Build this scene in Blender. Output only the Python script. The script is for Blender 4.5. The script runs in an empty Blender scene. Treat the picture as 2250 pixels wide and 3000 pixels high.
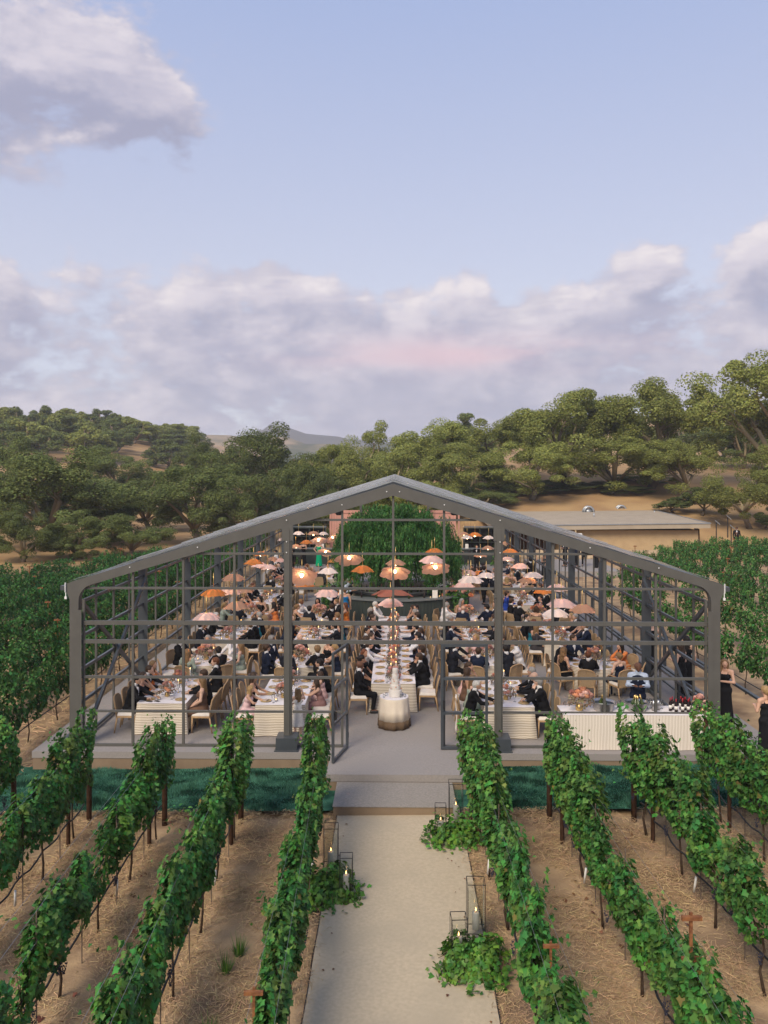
import bpy, math, random
import numpy as np
from mathutils import Vector, Matrix
R = math.radians
sc = bpy.context.scene
col = sc.collection
rng = np.random.default_rng(7)
random.seed(7)

# ---------------------------------------------------------------- camera
CAMZ, FZ, FY = 6.89, 0.45, 18.75          # eye height, floor height, distance of the front gable
cd = bpy.data.cameras.new('camera'); cam = bpy.data.objects.new('camera', cd); col.objects.link(cam)
cam.location = (0.05, 0.0, CAMZ); cam.rotation_euler = (R(90), 0, math.atan(33/2356))
cd.sensor_width = 36; cd.lens = 2356/3000*36; cd.shift_y = -0.04
cd.clip_start = 0.1; cd.clip_end = 6000
sc.camera = cam

# ---------------------------------------------------------------- sky, sun, exposure
SUN_EL, SUN_AZ = R(42), R(205)            # azimuth from +Y clockwise: behind the camera, a little left
w = bpy.data.worlds.new('World'); sc.world = w; w.use_nodes = True
nt = w.node_tree; nt.nodes.clear(); L = nt.links
def N(t, **k):
    n = nt.nodes.new(t)
    for a, b in k.items(): setattr(n, a, b)
    return n
def put(sock, v):
    if hasattr(v, 'is_output') or isinstance(v, bpy.types.NodeSocket): L.new(v, sock)
    else: sock.default_value = v
def MA(op, a, b=0.0, c=None, clamp=False):
    n = N('ShaderNodeMath', operation=op, use_clamp=clamp); put(n.inputs[0], a); put(n.inputs[1], b)
    if c is not None: put(n.inputs[2], c)
    return n.outputs[0]
def MR(v, a, b, c=0.0, d=1.0, sm=True):
    n = N('ShaderNodeMapRange'); n.interpolation_type = 'SMOOTHSTEP' if sm else 'LINEAR'
    put(n.inputs[0], v)
    for i, q in enumerate((a, b, c, d)): put(n.inputs[i+1], q)
    return n.outputs[0]
def MC(f, a, b):
    n = N('ShaderNodeMix', data_type='RGBA'); put(n.inputs[0], f); put(n.inputs[6], a); put(n.inputs[7], b)
    return n.outputs[2]
sky = N('ShaderNodeTexSky'); sky.sky_type = 'NISHITA'; sky.sun_disc = False
sky.sun_elevation = SUN_EL; sky.sun_rotation = SUN_AZ; sky.air_density = 1.0; sky.dust_density = 0.6; sky.ozone_density = 1.6
tc = N('ShaderNodeTexCoord'); sep = N('ShaderNodeSeparateXYZ'); L.new(tc.outputs['Generated'], sep.inputs[0])
X, Y, Z = sep.outputs
el = MA('ARCSINE', Z); az = MA('ARCTAN2', X, Y)
eld = MA('MULTIPLY', el, 57.2958); azd = MA('MULTIPLY', az, 57.2958)
def coords(de=0.0, da=0.0, sa=1.0, se=2.2):
    # cloud coordinates: azimuth / elevation, squeezed in elevation so that the banks lie flat
    c = N('ShaderNodeCombineXYZ')
    put(c.inputs[0], MA('MULTIPLY', MA('ADD', azd, da), 0.055*sa)); put(c.inputs[1], MA('MULTIPLY', MA('ADD', eld, de), 0.055*se)); put(c.inputs[2], MA('MULTIPLY', Y, 0.4))
    return c.outputs[0]
def noise(v, scale, detail, rough=0.55, lac=2.1, dist=0.0):
    n = N('ShaderNodeTexNoise'); L.new(v, n.inputs['Vector'])
    n.inputs['Scale'].default_value = scale; n.inputs['Detail'].default_value = detail
    n.inputs['Roughness'].default_value = rough; n.inputs['Lacunarity'].default_value = lac; n.inputs['Distortion'].default_value = dist
    return n.outputs[0]
def blob(a0, e0, ra, re):
    da = MA('DIVIDE', MA('SUBTRACT', azd, a0), ra); de = MA('DIVIDE', MA('SUBTRACT', eld, e0), re)
    d2 = MA('ADD', MA('MULTIPLY', da, da), MA('MULTIPLY', de, de))
    return MA('POWER', 2.718, MA('MULTIPLY', d2, -1.0))
def density(de, da):
    n1 = noise(coords(de, da), 1.6, 9, 0.54, dist=0.2); n2 = noise(coords(de, da, 1, 1.4), 5.2, 8, 0.62)
    n = MA('ADD', MA('MULTIPLY', n1, 0.68), MA('MULTIPLY', n2, 0.32))
    e = MA('ADD', eld, de)
    # a bank all round the horizon whose top lies about 13 degrees up
    top = MA('ADD', 13.6, MA('MULTIPLY', MA('SUBTRACT', noise(coords(0, da, 1.0, 0.01), 3.4, 3), 0.5), 8.0))
    bias = MR(MA('SUBTRACT', top, e), -2.4, 2.6, 0.0, 0.27)
    bias = MA('SUBTRACT', bias, MR(e, 0.0, 4.0, 0.0, 0.0))
    for (a0, e0, ra, re, s) in CLOUDS:
        bias = MA('ADD', bias, MA('MULTIPLY', blob(a0, e0 - de, ra, re), s))
    return MA('ADD', n, MA('SUBTRACT', bias, 0.66))
CLOUDS = [(-20.5, 25.8, 6.2, 3.2, 0.30), (-15.2, 23.0, 5.2, 3.2, 0.30), (-27.0, 23.0, 4.5, 6.5, 0.30), (-12, 27.5, 3, 1.6, 0.10), (4, 13.2, 2.2, 1.3, 0.16), (-0.5, 12.6, 2, 1.2, 0.15), (17, 13.6, 2.6, 1.6, 0.16), (25, 14.6, 3, 2, 0.2),
          (40, 27, 11, 5, 0.26), (-70, 30, 16, 7, 0.28), (80, 40, 20, 8, 0.24), (150, 35, 22, 9, 0.27), (-140, 30, 22, 8, 0.27)]
d0 = density(0, 0); d1 = density(1.3, -0.9); d2 = density(2.6, -1.6)
alpha = MR(d0, -0.015, 0.085)
soft = MR(MA('SUBTRACT', d0, MA('MULTIPLY', MA('ADD', d1, d2), 0.5)), -0.10, 0.16)     # how much cloud lies between a point and the light
ccol = MC(soft, (0.37, 0.375, 0.51, 1), (0.74, 0.685, 0.755, 1))
tops = MA('MULTIPLY', MR(d1, 0.06, -0.05), MR(d0, 0.03, 0.12))
ccol = MC(MA('MULTIPLY', tops, 0.75), ccol, (0.95, 0.87, 0.87, 1))
fine = noise(coords(0, 0, 0.6, 2.6), 4.2, 6, 0.55)
ccol = MC(MA('MULTIPLY', MR(fine, 0.42, 0.68), 0.55), ccol, (0.43, 0.425, 0.56, 1))
pink = MA('MULTIPLY', blob(5.0, 8.2, 11.0, 1.2), MR(noise(coords(0, 0, 0.4, 2.2), 3.0, 5), 0.33, 0.6))
ccol = MC(MA('MULTIPLY', pink, 0.9), ccol, (0.80, 0.56, 0.62, 1))
sk = N('ShaderNodeMix', data_type='RGBA', blend_type='MULTIPLY'); sk.inputs[0].default_value = 1.0
L.new(sky.outputs[0], sk.inputs[6]); sk.inputs[7].default_value = (1, 1, 1, 1)
bg = N('ShaderNodeBackground'); bg.inputs[1].default_value = 0.05
SKYMUL = N('ShaderNodeMix', data_type='RGBA', blend_type='MULTIPLY'); SKYMUL.inputs[0].default_value = 1.0
L.new(ccol, SKYMUL.inputs[6]); SKYMUL.inputs[7].default_value = (10, 10, 10, 1)     # cloud radiance over the Background strength 0.1
# the clear sky: Nishita, softened towards the pale evening blue
clear = MC(0.62, sk.outputs[2], None or MC(MR(eld, 12.0, 34.0, 0, 1, False), (8.3, 8.3, 9.9, 1), (5.0, 6.3, 10.2, 1)))
low = MR(eld, -12.0, 0.0)
final = MC(MA('MULTIPLY', alpha, 0.88), clear, SKYMUL.outputs[2])
dim = N('ShaderNodeMix', data_type='RGBA', blend_type='MULTIPLY'); dim.inputs[0].default_value = 1.0
L.new(final, dim.inputs[6]); dim.inputs[7].default_value = (0.785, 0.78, 0.77, 1)
L.new(dim.outputs[2], bg.inputs[0])
out = N('ShaderNodeOutputWorld'); L.new(bg.outputs[0], out.inputs[0])

sd = bpy.data.lights.new('sun', 'SUN'); sun = bpy.data.objects.new('sun', sd); col.objects.link(sun)
sd.energy = 1.5; sd.angle = R(28); sd.color = (1.0, 0.86, 0.66)
sun.rotation_euler = (R(90) - SUN_EL, 0, -SUN_AZ + math.pi)
sun.location = (0, -20, 60)
vs = sc.view_settings; vs.view_transform = 'Standard'; vs.look = 'None'; vs.exposure = 1.38; vs.gamma = 1.0; vs.use_curve_mapping = False
sc.cycles.use_denoising = True
sc.cycles.max_bounces = 6; sc.cycles.diffuse_bounces = 3; sc.cycles.glossy_bounces = 2; sc.cycles.transmission_bounces = 3
sc.cycles.transparent_max_bounces = 12; sc.cycles.volume_bounces = 1
sc.cycles.sample_clamp_indirect = 4.0; sc.cycles.caustics_reflective = False; sc.cycles.caustics_refractive = False

# ---------------------------------------------------------------- mesh helpers
class MB:
    """collects verts and faces of one mesh"""
    def __init__(s): s.v = []; s.f = []; s.m = []
    def add(s, vs, fs, mi=0):
        b = len(s.v); s.v += [tuple(p) for p in vs]
        for f in fs: s.f.append(tuple(i+b for i in f)); s.m.append(mi)
        return s
    def box(s, x0, x1, y0, y1, z0, z1, mi=0, tx=0.0, ty=0.0):
        vs = [(x0,y0,z0),(x1,y0,z0),(x1,y1,z0),(x0,y1,z0),(x0+tx,y0+ty,z1),(x1-tx,y0+ty,z1),(x1-tx,y1-ty,z1),(x0+tx,y1-ty,z1)]
        return s.add(vs, [(0,3,2,1),(4,5,6,7),(0,1,5,4),(1,2,6,5),(2,3,7,6),(3,0,4,7)], mi)
    def bar(s, a, b, w, h, up=(0,0,1), mi=0):
        a = Vector(a); b = Vector(b); d = (b-a).normalized(); u = Vector(up)
        if abs(d.dot(u)) > 0.98: u = Vector((0,1,0))
        x = d.cross(u).normalized(); y = x.cross(d).normalized(); x *= w/2; y *= h/2
        vs = [a-x-y, a+x-y, a+x+y, a-x+y, b-x-y, b+x-y, b+x+y, b-x+y]
        return s.add(vs, [(0,1,2,3),(7,6,5,4),(4,5,1,0),(5,6,2,1),(6,7,3,2),(7,4,0,3)], mi)
    def tube(s, pts, rad, n=6, mi=0, caps=True):
        pts = [Vector(p) for p in pts]; rad = list(rad) if hasattr(rad, '__len__') else [rad]*len(pts)
        b = len(s.v); x = None
        for i, p in enumerate(pts):
            d = (pts[min(i+1, len(pts)-1)] - pts[max(i-1, 0)]).normalized()
            if x is None: x = d.orthogonal().normalized()
            x = (x - d*x.dot(d)); x = x.normalized() if x.length > 1e-6 else d.orthogonal().normalized()
            y = d.cross(x)
            for k in range(n):
                t = 2*math.pi*k/n; s.v.append(tuple(p + (x*math.cos(t)+y*math.sin(t))*rad[i]))
        for i in range(len(pts)-1):
            for k in range(n):
                k2 = (k+1) % n
                s.f.append((b+i*n+k, b+i*n+k2, b+(i+1)*n+k2, b+(i+1)*n+k)); s.m.append(mi)
        if caps:
            s.f.append(tuple(b+k for k in range(n))[::-1]); s.m.append(mi)
            e = b+(len(pts)-1)*n; s.f.append(tuple(e+k for k in range(n))); s.m.append(mi)
        return s
    def lathe(s, prof, n=16, c=(0,0,0), mi=0, wob=None):
        b = len(s.v)
        for r, z in prof:
            for k in range(n):
                t = 2*math.pi*k/n; q = 1.0 if wob is None else wob(t, z)
                s.v.append((c[0]+r*q*math.cos(t), c[1]+r*q*math.sin(t), c[2]+z))
        for i in range(len(prof)-1):
            for k in range(n):
                k2 = (k+1) % n
                s.f.append((b+i*n+k, b+i*n+k2, b+(i+1)*n+k2, b+(i+1)*n+k)); s.m.append(mi)
        s.f.append(tuple(b+k for k in range(n))[::-1]); s.m.append(mi)
        e = b+(len(prof)-1)*n; s.f.append(tuple(e+k for k in range(n))); s.m.append(mi)
        return s
    def mesh(s, name, mats, smooth=False):
        me = bpy.data.meshes.new(name); me.from_pydata(s.v, [], s.f)
        for m in (mats if isinstance(mats, (list, tuple)) else [mats]): me.materials.append(m)
        if any(s.m): me.polygons.foreach_set('material_index', s.m)
        if smooth: me.polygons.foreach_set('use_smooth', [True]*len(s.f))
        return me
    def obj(s, name, mats, parent=None, smooth=False, loc=None):
        return link(name, s.mesh(name, mats, smooth), parent, loc)

def fast_mesh(name, V, F, mats, smooth=False, mi=None):
    """numpy arrays -> mesh; F is one (n,k) array or a list of them"""
    Fs = F if isinstance(F, list) else [F]
    V = np.ascontiguousarray(V, np.float32)
    me = bpy.data.meshes.new(name); me.vertices.add(len(V)); me.vertices.foreach_set('co', V.ravel())
    li = np.concatenate([f.ravel() for f in Fs]).astype(np.int32)
    cnt = np.concatenate([np.full(len(f), f.shape[1], np.int32) for f in Fs])
    me.loops.add(len(li)); me.loops.foreach_set('vertex_index', li)
    me.polygons.add(len(cnt)); st = np.concatenate([[0], np.cumsum(cnt)[:-1]]).astype(np.int32)
    me.polygons.foreach_set('loop_start', st); me.polygons.foreach_set('loop_total', cnt)
    for m in (mats if isinstance(mats, (list, tuple)) else [mats]): me.materials.append(m)
    if mi is not None: me.polygons.foreach_set('material_index', np.asarray(mi, np.int32))
    if smooth: me.polygons.foreach_set('use_smooth', np.ones(len(cnt), bool))
    me.update(calc_edges=True)
    return me

def link(name, data, parent=None, loc=None, rz=0.0):
    o = bpy.data.objects.new(name, data); col.objects.link(o)
    if parent is not None: o.parent = parent
    if loc is not None: o.location = loc
    if rz: o.rotation_euler.z = rz
    return o
def tag(o, label=None, cat=None, group=None, kind=None):
    if label: o['label'] = label
    if cat: o['category'] = cat
    if group: o['group'] = group
    if kind: o['kind'] = kind
    return o
def thing(name, label, cat, loc=(0,0,0), rz=0.0, group=None):
    return tag(link(name, None, None, loc, rz), label, cat, group)
def dup(root, loc, rz=0.0, label=None, group=None, scale=None):
    """copy of a thing with copies of its parts and sub-parts (mesh data shared)"""
    def rec(o, parent):
        c = o.copy(); col.objects.link(c)
        if parent is not None: c.parent = parent
        for ch in KIDS.get(o.name, ()): rec(ch, c)
        return c
    c = rec(root, None); c.location = loc; c.rotation_euler.z = rz
    if label: c['label'] = label
    if group: c['group'] = group
    if scale: c.scale = scale if hasattr(scale, '__len__') else (scale,)*3
    return c
KIDS = {}
def remember(root):
    """note the children once, before copying (obj.children is slow in big scenes)"""
    for o in list(root.children): KIDS.setdefault(root.name, []).append(o); remember(o)
    return root

# ---------------------------------------------------------------- materials
MATS = {}
def mat(name, c, rough=0.7, c2=None, scale=8.0, detail=4.0, bump=0.0, bscale=None, metal=0.0, spec=0.35, trans=0.0, island=0.0, objrand=0.0,
        emit=None, mixlo=0.35, mixhi=0.65, coord='Object', c3=None, s3=1.0, sheen=0.0):
    m = bpy.data.materials.new(name); m.use_nodes = True; t = m.node_tree; b = t.nodes['Principled BSDF']; MATS[name] = m
    lk = t.links.new; nn = t.nodes.new
    b.inputs['Roughness'].default_value = rough; b.inputs['Metallic'].default_value = metal; b.inputs['Specular IOR Level'].default_value = spec
    if sheen: b.inputs['Sheen Weight'].default_value = sheen
    tc = nn('ShaderNodeTexCoord'); co = tc.outputs[coord]
    if coord == 'World':
        pass
    cs = None
    if c2 is not None:
        n = nn('ShaderNodeTexNoise'); n.inputs['Scale'].default_value = scale; n.inputs['Detail'].default_value = detail; lk(co, n.inputs['Vector'])
        r = nn('ShaderNodeMapRange'); r.inputs[1].default_value = mixlo; r.inputs[2].default_value = mixhi; lk(n.outputs[0], r.inputs[0])
        x = nn('ShaderNodeMix'); x.data_type = 'RGBA'; lk(r.outputs[0], x.inputs[0]); x.inputs[6].default_value = (*c, 1); x.inputs[7].default_value = (*c2, 1); cs = x.outputs[2]
        if c3 is not None:
            n3 = nn('ShaderNodeTexNoise'); n3.inputs['Scale'].default_value = s3; n3.inputs['Detail'].default_value = 5; lk(co, n3.inputs['Vector'])
            r3 = nn('ShaderNodeMapRange'); r3.inputs[1].default_value = 0.5; r3.inputs[2].default_value = 0.7; lk(n3.outputs[0], r3.inputs[0])
            x3 = nn('ShaderNodeMix'); x3.data_type = 'RGBA'; lk(r3.outputs[0], x3.inputs[0]); lk(cs, x3.inputs[6]); x3.inputs[7].default_value = (*c3, 1); cs = x3.outputs[2]
    if island or objrand:
        h = nn('ShaderNodeHueSaturation')
        if cs is not None: lk(cs, h.inputs['Color'])
        else: h.inputs['Color'].default_value = (*c, 1)
        val = None
        if island:
            g = nn('ShaderNodeNewGeometry'); r = nn('ShaderNodeMapRange'); r.inputs[3].default_value = 1-island; r.inputs[4].default_value = 1+island; lk(g.outputs['Random Per Island'], r.inputs[0]); val = r.outputs[0]
            r2 = nn('ShaderNodeMapRange'); r2.inputs[3].default_value = 0.5-island*0.06; r2.inputs[4].default_value = 0.5+island*0.06
            mm = nn('ShaderNodeMath'); mm.operation = 'FRACT'; m2 = nn('ShaderNodeMath'); m2.operation = 'MULTIPLY'; m2.inputs[1].default_value = 17.31
            lk(g.outputs['Random Per Island'], m2.inputs[0]); lk(m2.outputs[0], mm.inputs[0]); lk(mm.outputs[0], r2.inputs[0]); lk(r2.outputs[0], h.inputs['Hue'])
        if objrand:
            g = nn('ShaderNodeObjectInfo'); r = nn('ShaderNodeMapRange'); r.inputs[3].default_value = 1-objrand; r.inputs[4].default_value = 1+objrand; lk(g.outputs['Random'], r.inputs[0])
            if val is None: val = r.outputs[0]
            else:
                q = nn('ShaderNodeMath'); q.operation = 'MULTIPLY'; lk(val, q.inputs[0]); lk(r.outputs[0], q.inputs[1]); val = q.outputs[0]
        lk(val, h.inputs['Value']); cs = h.outputs[0]
    if cs is not None: lk(cs, b.inputs['Base Color'])
    else: b.inputs['Base Color'].default_value = (*c, 1)
    if bump:
        n = nn('ShaderNodeTexNoise'); n.inputs['Scale'].default_value = bscale or scale*3; n.inputs['Detail'].default_value = 5; lk(co, n.inputs['Vector'])
        bp = nn('ShaderNodeBump'); bp.inputs['Strength'].default_value = bump; bp.inputs['Distance'].default_value = 0.02; lk(n.outputs[0], bp.inputs['Height']); lk(bp.outputs[0], b.inputs['Normal'])
    if emit:
        b.inputs['Emission Color'].default_value = (*emit[0], 1); b.inputs['Emission Strength'].default_value = emit[1]
    if trans:
        tr = nn('ShaderNodeBsdfTranslucent')
        if cs is not None: lk(cs, tr.inputs[0])
        else: tr.inputs[0].default_value = (*c, 1)
        mx = nn('ShaderNodeMixShader'); mx.inputs[0].default_value = trans; lk(b.outputs[0], mx.inputs[1]); lk(tr.outputs[0], mx.inputs[2]); lk(mx.outputs[0], t.nodes['Material Output'].inputs[0])
    return m

def stripes(name, ca, cb, axis, pitch, duty=0.5, rough=0.85):
    m = bpy.data.materials.new(name); m.use_nodes = True; t = m.node_tree; b = t.nodes['Principled BSDF']; lk = t.links.new; nn = t.nodes.new
    tc = nn('ShaderNodeTexCoord'); s = nn('ShaderNodeSeparateXYZ'); lk(tc.outputs['Object'], s.inputs[0])
    a = nn('ShaderNodeMath'); a.operation = 'MULTIPLY'; a.inputs[1].default_value = 1/pitch; lk(s.outputs[axis], a.inputs[0])
    n = nn('ShaderNodeTexNoise'); n.inputs['Scale'].default_value = 2.0; lk(tc.outputs['Object'], n.inputs['Vector'])
    w2 = nn('ShaderNodeMath'); w2.operation = 'MULTIPLY_ADD'; lk(n.outputs[0], w2.inputs[0]); w2.inputs[1].default_value = 0.9; lk(a.outputs[0], w2.inputs[2])
    f = nn('ShaderNodeMath'); f.operation = 'FRACT'; lk(w2.outputs[0], f.inputs[0])
    g = nn('ShaderNodeMath'); g.operation = 'GREATER_THAN'; g.inputs[1].default_value = duty; lk(f.outputs[0], g.inputs[0])
    x = nn('ShaderNodeMix'); x.data_type = 'RGBA'; lk(g.outputs[0], x.inputs[0]); x.inputs[6].default_value = (*ca, 1); x.inputs[7].default_value = (*cb, 1)
    lk(x.outputs[2], b.inputs['Base Color']); b.inputs['Roughness'].default_value = rough; b.inputs['Specular IOR Level'].default_value = 0.1
    MATS[name] = m; return m

M = {}
M['soil'] = mat('dry_ground', (0.45,0.315,0.185), 0.95, (0.32,0.22,0.135), 2.2, 8, 0.6, 30, c3=(0.20,0.135,0.09), s3=0.55, spec=0.05)
M['slope'] = mat('dry_grass_slope', (0.43,0.285,0.14), 0.95, (0.33,0.205,0.105), 0.35, 9, 0.5, 9, c3=(0.24,0.16,0.09), s3=0.07, spec=0.05)
M['path'] = mat('path_gravel', (0.53,0.445,0.325), 0.95, (0.465,0.39,0.285), 18, 10, 0.35, 160, c3=(0.435,0.37,0.275), s3=0.8, spec=0.05)
M['carpet'] = mat('grey_carpet', (0.305,0.28,0.265), 0.95, (0.265,0.245,0.235), 30, 10, 0.25, 260, c3=(0.28,0.26,0.25), s3=0.7, spec=0.05)
M['mat'] = mat('step_carpet', (0.315,0.285,0.255), 0.95, (0.25,0.23,0.205), 26, 10, 0.3, 220, spec=0.05)
M['fascia'] = mat('brown_board', (0.25,0.185,0.125), 0.7, (0.215,0.155,0.105), 3, 6, 0.1, 60, spec=0.2)
M['turf'] = mat('turf_base', (0.010,0.045,0.030), 0.95, (0.05,0.15,0.10), 3.0, 8, 0.7, 40, c3=(0.012,0.05,0.034), s3=1.4, spec=0.05)
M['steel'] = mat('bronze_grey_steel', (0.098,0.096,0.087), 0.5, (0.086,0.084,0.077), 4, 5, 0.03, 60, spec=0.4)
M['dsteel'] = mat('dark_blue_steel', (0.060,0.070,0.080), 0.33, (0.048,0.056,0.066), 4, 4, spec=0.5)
M['white'] = mat('white_paint', (0.75,0.75,0.74), 0.5, (0.68,0.68,0.67), 6, 4)
M['bark'] = mat('oak_bark', (0.20,0.16,0.115), 0.95, (0.085,0.065,0.048), 3.0, 8, 0.9, 9, c3=(0.33,0.29,0.19), s3=1.3, spec=0.05)
M['vbark'] = mat('vine_bark', (0.10,0.07,0.05), 0.95, (0.055,0.038,0.028), 12, 6, 0.8, 30, spec=0.05)
M['post'] = mat('brown_timber_post', (0.10,0.055,0.035), 0.85, (0.06,0.033,0.022), 9, 6, 0.4, 40, spec=0.1)
M['rust'] = mat('rusty_steel', (0.27,0.115,0.045), 0.8, (0.16,0.065,0.03), 20, 6, 0.3, 60, spec=0.2)
M['stake'] = mat('thin_steel_stake', (0.16,0.12,0.09), 0.7, (0.10,0.075,0.06), 20, 4)
M['hose'] = mat('black_hose', (0.022,0.024,0.03), 0.5)
M['wire'] = mat('trellis_wire', (0.35,0.36,0.37), 0.45, metal=0.6)
M['vine'] = mat('vine_leaf', (0.105,0.265,0.042), 0.55, (0.044,0.150,0.036), 2.2, 5, spec=0.3, trans=0.30, island=0.6, objrand=0.10, c3=(0.135,0.205,0.045), s3=1.9)
M['vine2'] = mat('vine_leaf_far', (0.080,0.195,0.044), 0.6, (0.036,0.112,0.034), 0.9, 5, spec=0.2, trans=0.28, island=0.6, objrand=0.14)
M['yleaf'] = mat('yellow_vine_leaf', (0.20,0.22,0.05), 0.6, (0.20,0.14,0.04), 5, 3, trans=0.3, island=0.35)
M['grape'] = mat('dark_grape', (0.022,0.022,0.045), 0.45, (0.04,0.045,0.08), 30, 3)
M['oak'] = mat('oak_leaf', (0.290,0.315,0.085), 0.7, (0.200,0.230,0.066), 0.30, 4, spec=0.12, trans=0.34, island=0.34, objrand=0.20, c3=(0.30,0.280,0.105), s3=0.22)
M['oakd'] = mat('dark_oak_leaf', (0.160,0.195,0.060), 0.7, (0.108,0.140,0.046), 0.30, 4, spec=0.12, trans=0.30, island=0.34, objrand=0.18, c3=(0.17,0.165,0.055), s3=0.25)
M['moss'] = mat('pale_lichen_bark', (0.33,0.27,0.165), 0.95, (0.19,0.15,0.095), 2.0, 7, 0.8, 8, spec=0.05)
M['willow'] = mat('willow_leaf', (0.115,0.265,0.070), 0.6, (0.050,0.150,0.040), 2.2, 4, spec=0.2, trans=0.25, island=0.5)
M['ivy'] = mat('ivy_leaf', (0.120,0.270,0.034), 0.5, (0.045,0.130,0.022), 6, 4, spec=0.35, trans=0.2, island=0.5)
M['straw'] = mat('straw', (0.52,0.365,0.205), 0.9, (0.42,0.285,0.155), 1.5, 4, spec=0.05, island=0.38)
M['litter'] = mat('brown_leaf_litter', (0.20,0.09,0.05), 0.9, (0.14,0.07,0.045), 4, 4, spec=0.05, island=0.4)
M['turfdark'] = mat('turf_blade_dark', (0.008,0.032,0.022), 0.8, (0.018,0.062,0.042), 3.5, 7, spec=0.1, island=0.4)
M['turfblade'] = mat('turf_blade', (0.035,0.120,0.080), 0.8, (0.095,0.260,0.180), 3.5, 7, spec=0.1, island=0.4)
M['oakwood'] = mat('pale_oak', (0.47,0.315,0.175), 0.6, (0.40,0.26,0.14), 6, 6, 0.05, 40, spec=0.25)
M['cane'] = mat('woven_cane', (0.40,0.30,0.19), 0.75, (0.32,0.21,0.11), 60, 3, 0.3, 150, spec=0.15)
M['cushion'] = mat('white_cushion', (0.74,0.69,0.64), 0.9, (0.69,0.64,0.59), 6, 4, spec=0.05)
M['cloth'] = stripes('striped_tablecloth', (0.80,0.735,0.635), (0.36,0.275,0.175), 2, 0.040, 0.60)
M['clothv'] = stripes('striped_bar_cloth', (0.78,0.72,0.64), (0.42,0.35,0.265), 0, 0.034, 0.62)
M['top'] = mat('white_linen', (0.80,0.76,0.77), 0.9, (0.74,0.70,0.71), 5, 5, 0.05, 40, spec=0.05)
M['cream'] = mat('cream_linen', (0.76,0.67,0.55), 0.9, (0.70,0.61,0.50), 5, 5, spec=0.05)
M['brownc'] = mat('brown_linen', (0.15,0.10,0.065), 0.9, (0.125,0.085,0.055), 5, 4, spec=0.05)
M['plate'] = mat('glazed_plate', (0.72,0.70,0.69), 0.25, (0.68,0.66,0.65), 5, 3, spec=0.5)
M['gold'] = mat('brass', (0.75,0.52,0.20), 0.35, metal=0.85)
M['card'] = mat('paper_card', (0.80,0.77,0.72), 0.85, (0.77,0.74,0.69), 9, 3)
M['napkin'] = mat('tan_napkin', (0.56,0.44,0.37), 0.9, (0.50,0.39,0.32), 9, 3)
M['wax'] = mat('white_wax', (0.90,0.87,0.82), 0.5, (0.87,0.84,0.79), 9, 3)
M['flame'] = mat('candle_flame', (1,0.6,0.2), 0.5, emit=((1.0,0.55,0.18), 2.6))
M['bulb'] = mat('lamp_bulb', (1,0.8,0.55), 0.5, emit=((1.0,0.64,0.34), 16.0))
M['dark'] = mat('dark_green_board', (0.048,0.062,0.056), 0.6, (0.04,0.052,0.047), 2, 4, spec=0.3)
M['counter'] = mat('bar_counter', (0.20,0.215,0.215), 0.4, (0.17,0.185,0.185), 3, 4, spec=0.4)
M['black'] = mat('black_metal', (0.015,0.015,0.016), 0.5, (0.02,0.02,0.021), 9, 3)
M['pinkw'] = mat('salmon_board', (0.72,0.37,0.29), 0.8, (0.64,0.33,0.26), 2, 5, spec=0.1, objrand=0.05)
M['wood'] = mat('brown_cladding', (0.17,0.085,0.05), 0.8, (0.11,0.055,0.034), 3, 6, 0.2, 20, spec=0.1, objrand=0.25)
M['stucco'] = mat('beige_stucco', (0.47,0.345,0.205), 0.95, (0.42,0.305,0.18), 2, 7, 0.2, 40, spec=0.05)
M['roofs'] = mat('beige_roof', (0.40,0.335,0.255), 0.9, (0.355,0.295,0.225), 1.2, 8, 0.2, 30, spec=0.1)
M['stone'] = mat('pale_stone', (0.50,0.40,0.28), 0.95, (0.38,0.30,0.21), 3, 7, 0.5, 15, spec=0.05, objrand=0.18)
M['zinc'] = mat('zinc', (0.42,0.44,0.46), 0.4, (0.36,0.38,0.40), 6, 4, metal=0.6)
M['silver'] = mat('brushed_steel', (0.55,0.54,0.53), 0.3, (0.45,0.44,0.43), 8, 4, metal=0.9)
M['hill'] = mat('far_hill', (0.32,0.23,0.14), 0.95, (0.06,0.075,0.04), 0.012, 9, spec=0.02, mixlo=0.4, mixhi=0.55)
M['mountain'] = mat('far_mountain', (0.045,0.05,0.05), 0.95, (0.07,0.065,0.055), 0.006, 9, spec=0.02)

def glassmat(name, tint, gl=0.9, rough=0.05):
    m = bpy.data.materials.new(name); m.use_nodes = True; t = m.node_tree; t.nodes.clear(); lk = t.links.new; nn = t.nodes.new
    o = nn('ShaderNodeOutputMaterial'); tr = nn('ShaderNodeBsdfTransparent'); tr.inputs[0].default_value = (*tint, 1)
    g = nn('ShaderNodeBsdfGlossy'); g.inputs['Roughness'].default_value = rough; g.inputs[0].default_value = (0.95,0.95,0.95,1)
    f = nn('ShaderNodeFresnel'); f.inputs[0].default_value = 1.45
    x = nn('ShaderNodeMixShader'); q = nn('ShaderNodeMath'); q.operation = 'MULTIPLY'; q.inputs[1].default_value = gl; lk(f.outputs[0], q.inputs[0]); lk(q.outputs[0], x.inputs[0])
    lk(tr.outputs[0], x.inputs[1]); lk(g.outputs[0], x.inputs[2]); lk(x.outputs[0], o.inputs[0]); MATS[name] = m
    return m, t, x, o
M['glass'] = glassmat('clear_glass', (0.96,0.97,0.96))[0]
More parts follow.
